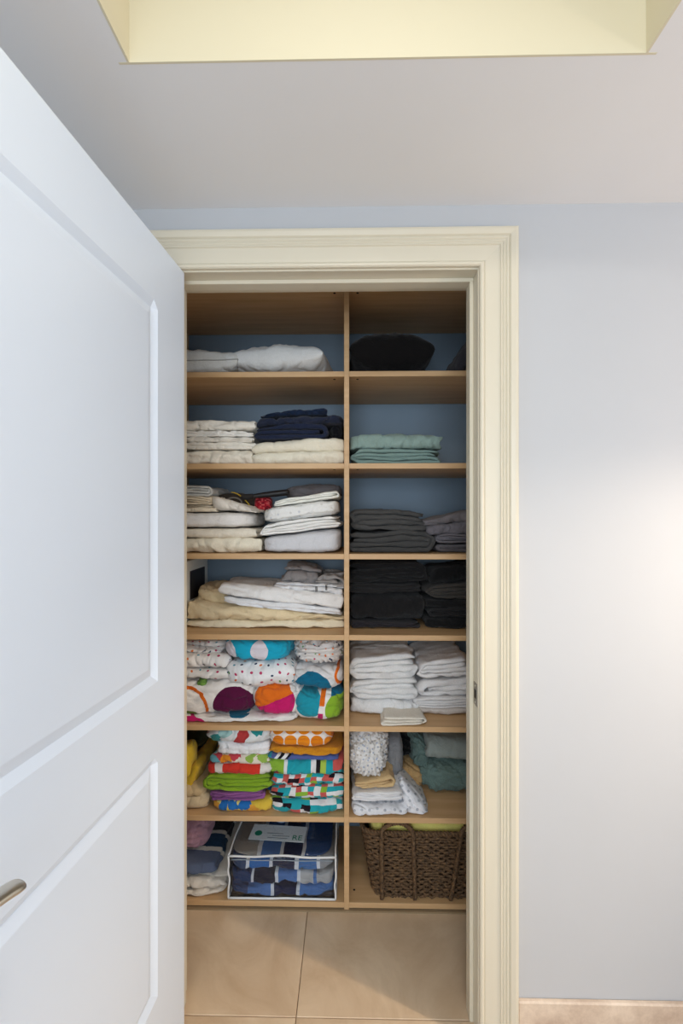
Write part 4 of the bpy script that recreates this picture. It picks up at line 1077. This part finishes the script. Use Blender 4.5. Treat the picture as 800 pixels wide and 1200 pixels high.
def ring_pt(a, z, infl=0.0):
    """rounded rectangle, parameter a in 0..1, narrower at the base"""
    t_ = z/bh; fx_ = bw - .040*(1-t_) ; fy_ = bd/2 - .014*(1-t_)
    ang = a*2*math.pi; c, s_ = math.cos(ang), math.sin(ang)
    k_ = 9; l = (abs(c)**k_+abs(s_)**k_)**(1/k_)
    x_, y_ = c/l, s_/l
    return Vector((x_*(fx_+infl), bd/2+y_*(fy_+infl)+.004, z))
# perimeter parametrised by arc length
def ring(z, npt, infl):
    raw = [ring_pt(i/720, z, 0) for i in range(721)]
    s_ = [0]
    for a_, b_ in zip(raw, raw[1:]): s_.append(s_[-1]+(b_-a_).length)
    out = []; jx_ = 0
    ctr = Vector((0, bd/2, z))
    for i in range(npt):
        tgt = s_[-1]*i/npt
        while s_[jx_+1] < tgt: jx_ += 1
        P = raw[jx_].lerp(raw[jx_+1], (tgt-s_[jx_])/max(1e-9, s_[jx_+1]-s_[jx_]))
        dv = Vector(((P.x/bw)**7 if abs(P.x/bw) < 2 else 0, (((P.y-bd/2)/(bd/2)))**7, 0))
        if dv.length < 1e-6: dv = (P-ctr)
        dv.normalize(); out.append(P+dv*infl(i))
    return out
wv_ = MB(); NP = 264; rows_ = 24
for r_ in range(rows_):
    z_ = .006+(bh-.016)*r_/(rows_-1)
    rn = random.Random(r_)
    jit = [rn.uniform(-.0022,.0022) for _ in range(NP)]
    pts = ring(z_, NP, lambda i: (.0028 if ((i//3)+r_) % 2 else -.0018)+jit[i])
    pts = [P+Vector((0,0,jit[(i*7) % NP]*1.2)) for i, P in enumerate(pts)]
    wv_.tube(pts, .0046, 6, closed=True)
wo = wv_.build('woven_body', M_wk, bk, smooth=True); wo['kind'] = 'stuff'
# dark inner wall and floor keeps the weave closed
iv=[]; iff=[]
for z_ in (.004, bh-.006):
    for i in range(64): iv.append(tuple(ring_pt(i/64, z_, -.008)))
for i in range(64):
    k_=(i+1)%64; iff.append((i,k_,64+k_,64+i))
iff.append(tuple(range(64)))
link('lining', iv, iff, paint('dark_seagrass',(60,42,28),.9), bk)
def rope(path, r, turns, name, strands=2, rs=None):
    m_ = MB()
    P=[Vector(p) for p in path]; n_=len(P)
    for s_ in range(strands):
        pts=[]
        for i,p in enumerate(P):
            t_=(P[min(i+1,n_-1)]-P[max(i-1,0)]).normalized(); up=Vector((0,1,0)) if abs(t_.y)<.8 else Vector((0,0,1))
            a=t_.cross(up).normalized(); b=t_.cross(a)
            ph=2*math.pi*(turns*i/(n_-1)+s_/strands)
            pts.append(p+a*math.cos(ph)*r+b*math.sin(ph)*r)
        m_.tube(pts, rs or r*1.05, 6)
    return m_.build(name, M_wk, bk, smooth=True)
rp = ring(bh-.002, 400, lambda i: .001); rp.append(rp[0])
rope(rp, .0048, 70, 'braided_rim')
ox=(kx0+kx1)/2
def sx(px_): return WX(px_, YB-.012)-ox
def szz(py_): return WZ(py_, YB-.012)-G_
def handle(xa0, xa1, xb0, xb1, ztop):
    path=[]
    for i in range(60):                                   # up the left strap
        t_=i/59; path.append(Vector((xa0+(xa1-xa0)*t_, -.008+.004*t_ if 1 else 0, .004+(bh-.004)*t_)))
        path[-1].y = .014*(1-path[-1].z/bh) - .010 + .003
    top=bh; cx_=(xa1+xb1)/2; rx=(xb1-xa1)/2
    for i in range(1, 40):
        a=math.pi*(1-i/40); path.append(Vector((cx_+rx*math.cos(a), -.007+.012*math.sin(a), top+(ztop-top)*math.sin(a))))
    for i in range(60):
        t_=1-i/59; p=Vector((xb0+(xb1-xb0)*t_, 0, .004+(bh-.004)*t_)); p.y=.014*(1-p.z/bh)-.007; path.append(p)
    return path
rope(handle(sx(448), sx(447), sx(487), sx(484), G_*0+WZ(966,.39)-G_), .0048, 42, 'rope_handle', 2)
rope(handle(sx(529), sx(540), sx(577), sx(580), WZ(966,.39)-G_), .0048, 42, 'rope_handle', 2)
loaf('yellow_blanket', 432, 570, 963, G_+.06, .425, .30, cloth((240,228,130)), k=8, seed=181, amp=.005, label='pale yellow blanket inside the wicker basket', cat='blanket', n=30)

# ------------------------------------------------------------------ groups for repeats on one shelf
rows = [('top', A), ('second', B), ('third', Cc), ('fourth', D_), ('fifth', E_), ('sixth', F_), ('bottom', G_)]
plural = {'towel': 'towels', 'sheet': 'folded sheets', 'pillow': 'pillows', 'cushion': 'cushions', 'blanket': 'blankets', 'comforter': 'comforter folds',
          'pillowcase': 'pillowcases', 'cloth': 'loose cloths', 'pouch': 'pouches', 'bedding': 'bedding'}
buckets = {}
for o in C.objects:
    if o.parent is None and 'category' in o and 'group' not in o:
        z = o.location.z; rn = next((n for n, zz in rows if z >= zz-.01), 'bottom')
        col = 'left' if o.location.x < (DX0+DX1)/2 else 'right'
        buckets.setdefault((o['category'], rn, col), []).append(o)
for (c_n, rn, col), lst in buckets.items():
    if len(lst) > 1:
        for o in lst: o['group'] = '%s on the %s shelf of the %s column' % (plural.get(c_n, c_n+'s'), rn, col)

# ------------------------------------------------------------------ contact: soft pieces are pressed flat against what they touch
from mathutils.bvhtree import BVHTree
def settle(passes=3):
    bpy.context.view_layer.update()
    rigid = {'storage_box', 'brush', 'wicker_basket', 'shelving_unit', 'clear_storage_bag', 'paper_insert'}
    skip = {'shelving_unit', 'clear_storage_bag', 'paper_insert'}
    def root(o):
        while o.parent: o = o.parent
        return o
    items = []
    for o in C.objects:
        if o.type != 'MESH': continue
        r = root(o)
        if r.get('kind') == 'structure' or r.name in skip or o.name.startswith('stitched_line'): continue
        M = o.matrix_world.copy()
        items.append(dict(o=o, r=r.name, M=M, v=[M @ v.co for v in o.data.vertices], f=[tuple(p.vertices) for p in o.data.polygons], soft=r.name not in rigid and o.name not in ('strap', 'cord_loop', 'piping')))
    shelf_z = sorted(SH.values()) + [TOPZ+.019]
    bag_in = ('bedding', 'bedding.001', 'bedding.002', 'bedding.003')
    def clamp(it):
        o = it['o']; vs = it['v']
        zc_ = sum(p.z for p in vs)/len(vs); xc_ = sum(p.x for p in vs)/len(vs)
        lo = max(z for z in shelf_z if z < zc_); hi = min(z for z in shelf_z if z > zc_)-.019
        a, b_ = (CX0, DX0) if xc_ < DX0 else (DX1, CX1)
        x0_, x1_, y0_, y1_, z0_, z1_ = a+.0008, b_-.0008, -9, CYB-.001, lo+.0006, hi-.0008
        if it['r'] in bag_in:
            x0_, x1_, y0_, y1_, z0_, z1_ = bx0+.004, bx1-.004, by0+.004, by1-.004, bz0+.003, bz1-.004
        for p in vs:
            p.x = min(max(p.x, x0_), x1_); p.z = min(max(p.z, z0_), z1_); p.y = min(max(p.y, y0_), y1_)
            if it['r'] == 'yellow_blanket' and p.z < G_+bh+.004:
                t_ = (p.z-G_)/bh; fx_ = bw-.040*(1-t_)-.018; fy_ = bd/2-.014*(1-t_)-.018
                kx = (kx0+kx1)/2; p.x = min(max(p.x, kx-fx_), kx+fx_); ky = YB+bd/2+.004; p.y = min(max(p.y, ky-fy_), ky+fy_)
    def bb(it):
        vs = it['v']; it['lo'] = [min(p[i] for p in vs) for i in range(3)]; it['hi'] = [max(p[i] for p in vs) for i in range(3)]
    dirv = Vector((.31, .22, .92)).normalized()
    def inside(T, p):
        c = 0; q = p.copy()
        for _ in range(40):
            h = T.ray_cast(q, dirv)
            if h[0] is None: break
            c += 1; q = h[0]+dirv*1e-5
        return c % 2 == 1
    for it in items:
        if it['soft']: clamp(it)
        bb(it)
    for ps in range(passes):
        for i, a in enumerate(items):
            for j in range(i+1, len(items)):
                b_ = items[j]
                if a['r'] == b_['r'] or not (a['soft'] or b_['soft']): continue
                if any(a['lo'][k] > b_['hi'][k] or b_['lo'][k] > a['hi'][k] for k in range(3)): continue
                if a['soft'] and b_['soft']:   # the piece standing further back gives way to the one in front
                    mv, st = (b_, a) if b_['lo'][1] >= a['lo'][1] else (a, b_)
                else: mv, st = (a, b_) if a['soft'] else (b_, a)
                for m_, s_t in ((mv, st), (st, mv)):
                    if not m_['soft']: continue
                    T = BVHTree.FromPolygons(s_t['v'], s_t['f']); hit = False
                    for p in m_['v']:
                        if any(p[k] < s_t['lo'][k] or p[k] > s_t['hi'][k] for k in range(3)): continue
                        loc, nor, idx, dist = T.find_nearest(p)
                        if loc is None or dist < .0006 or (p-loc).dot(nor) >= 0 or not inside(T, p): continue
                        q = loc + nor*.0004
                        p.x, p.y, p.z = q.x, q.y, q.z; hit = True
                    if hit: bb(m_)
        for it in items:
            if it['soft']: clamp(it); bb(it)
    for it in items:
        if not it['soft']: continue
        Mi = it['M'].inverted()
        for v, p in zip(it['o'].data.vertices, it['v']): v.co = Mi @ p
        it['o'].data.update()
settle()
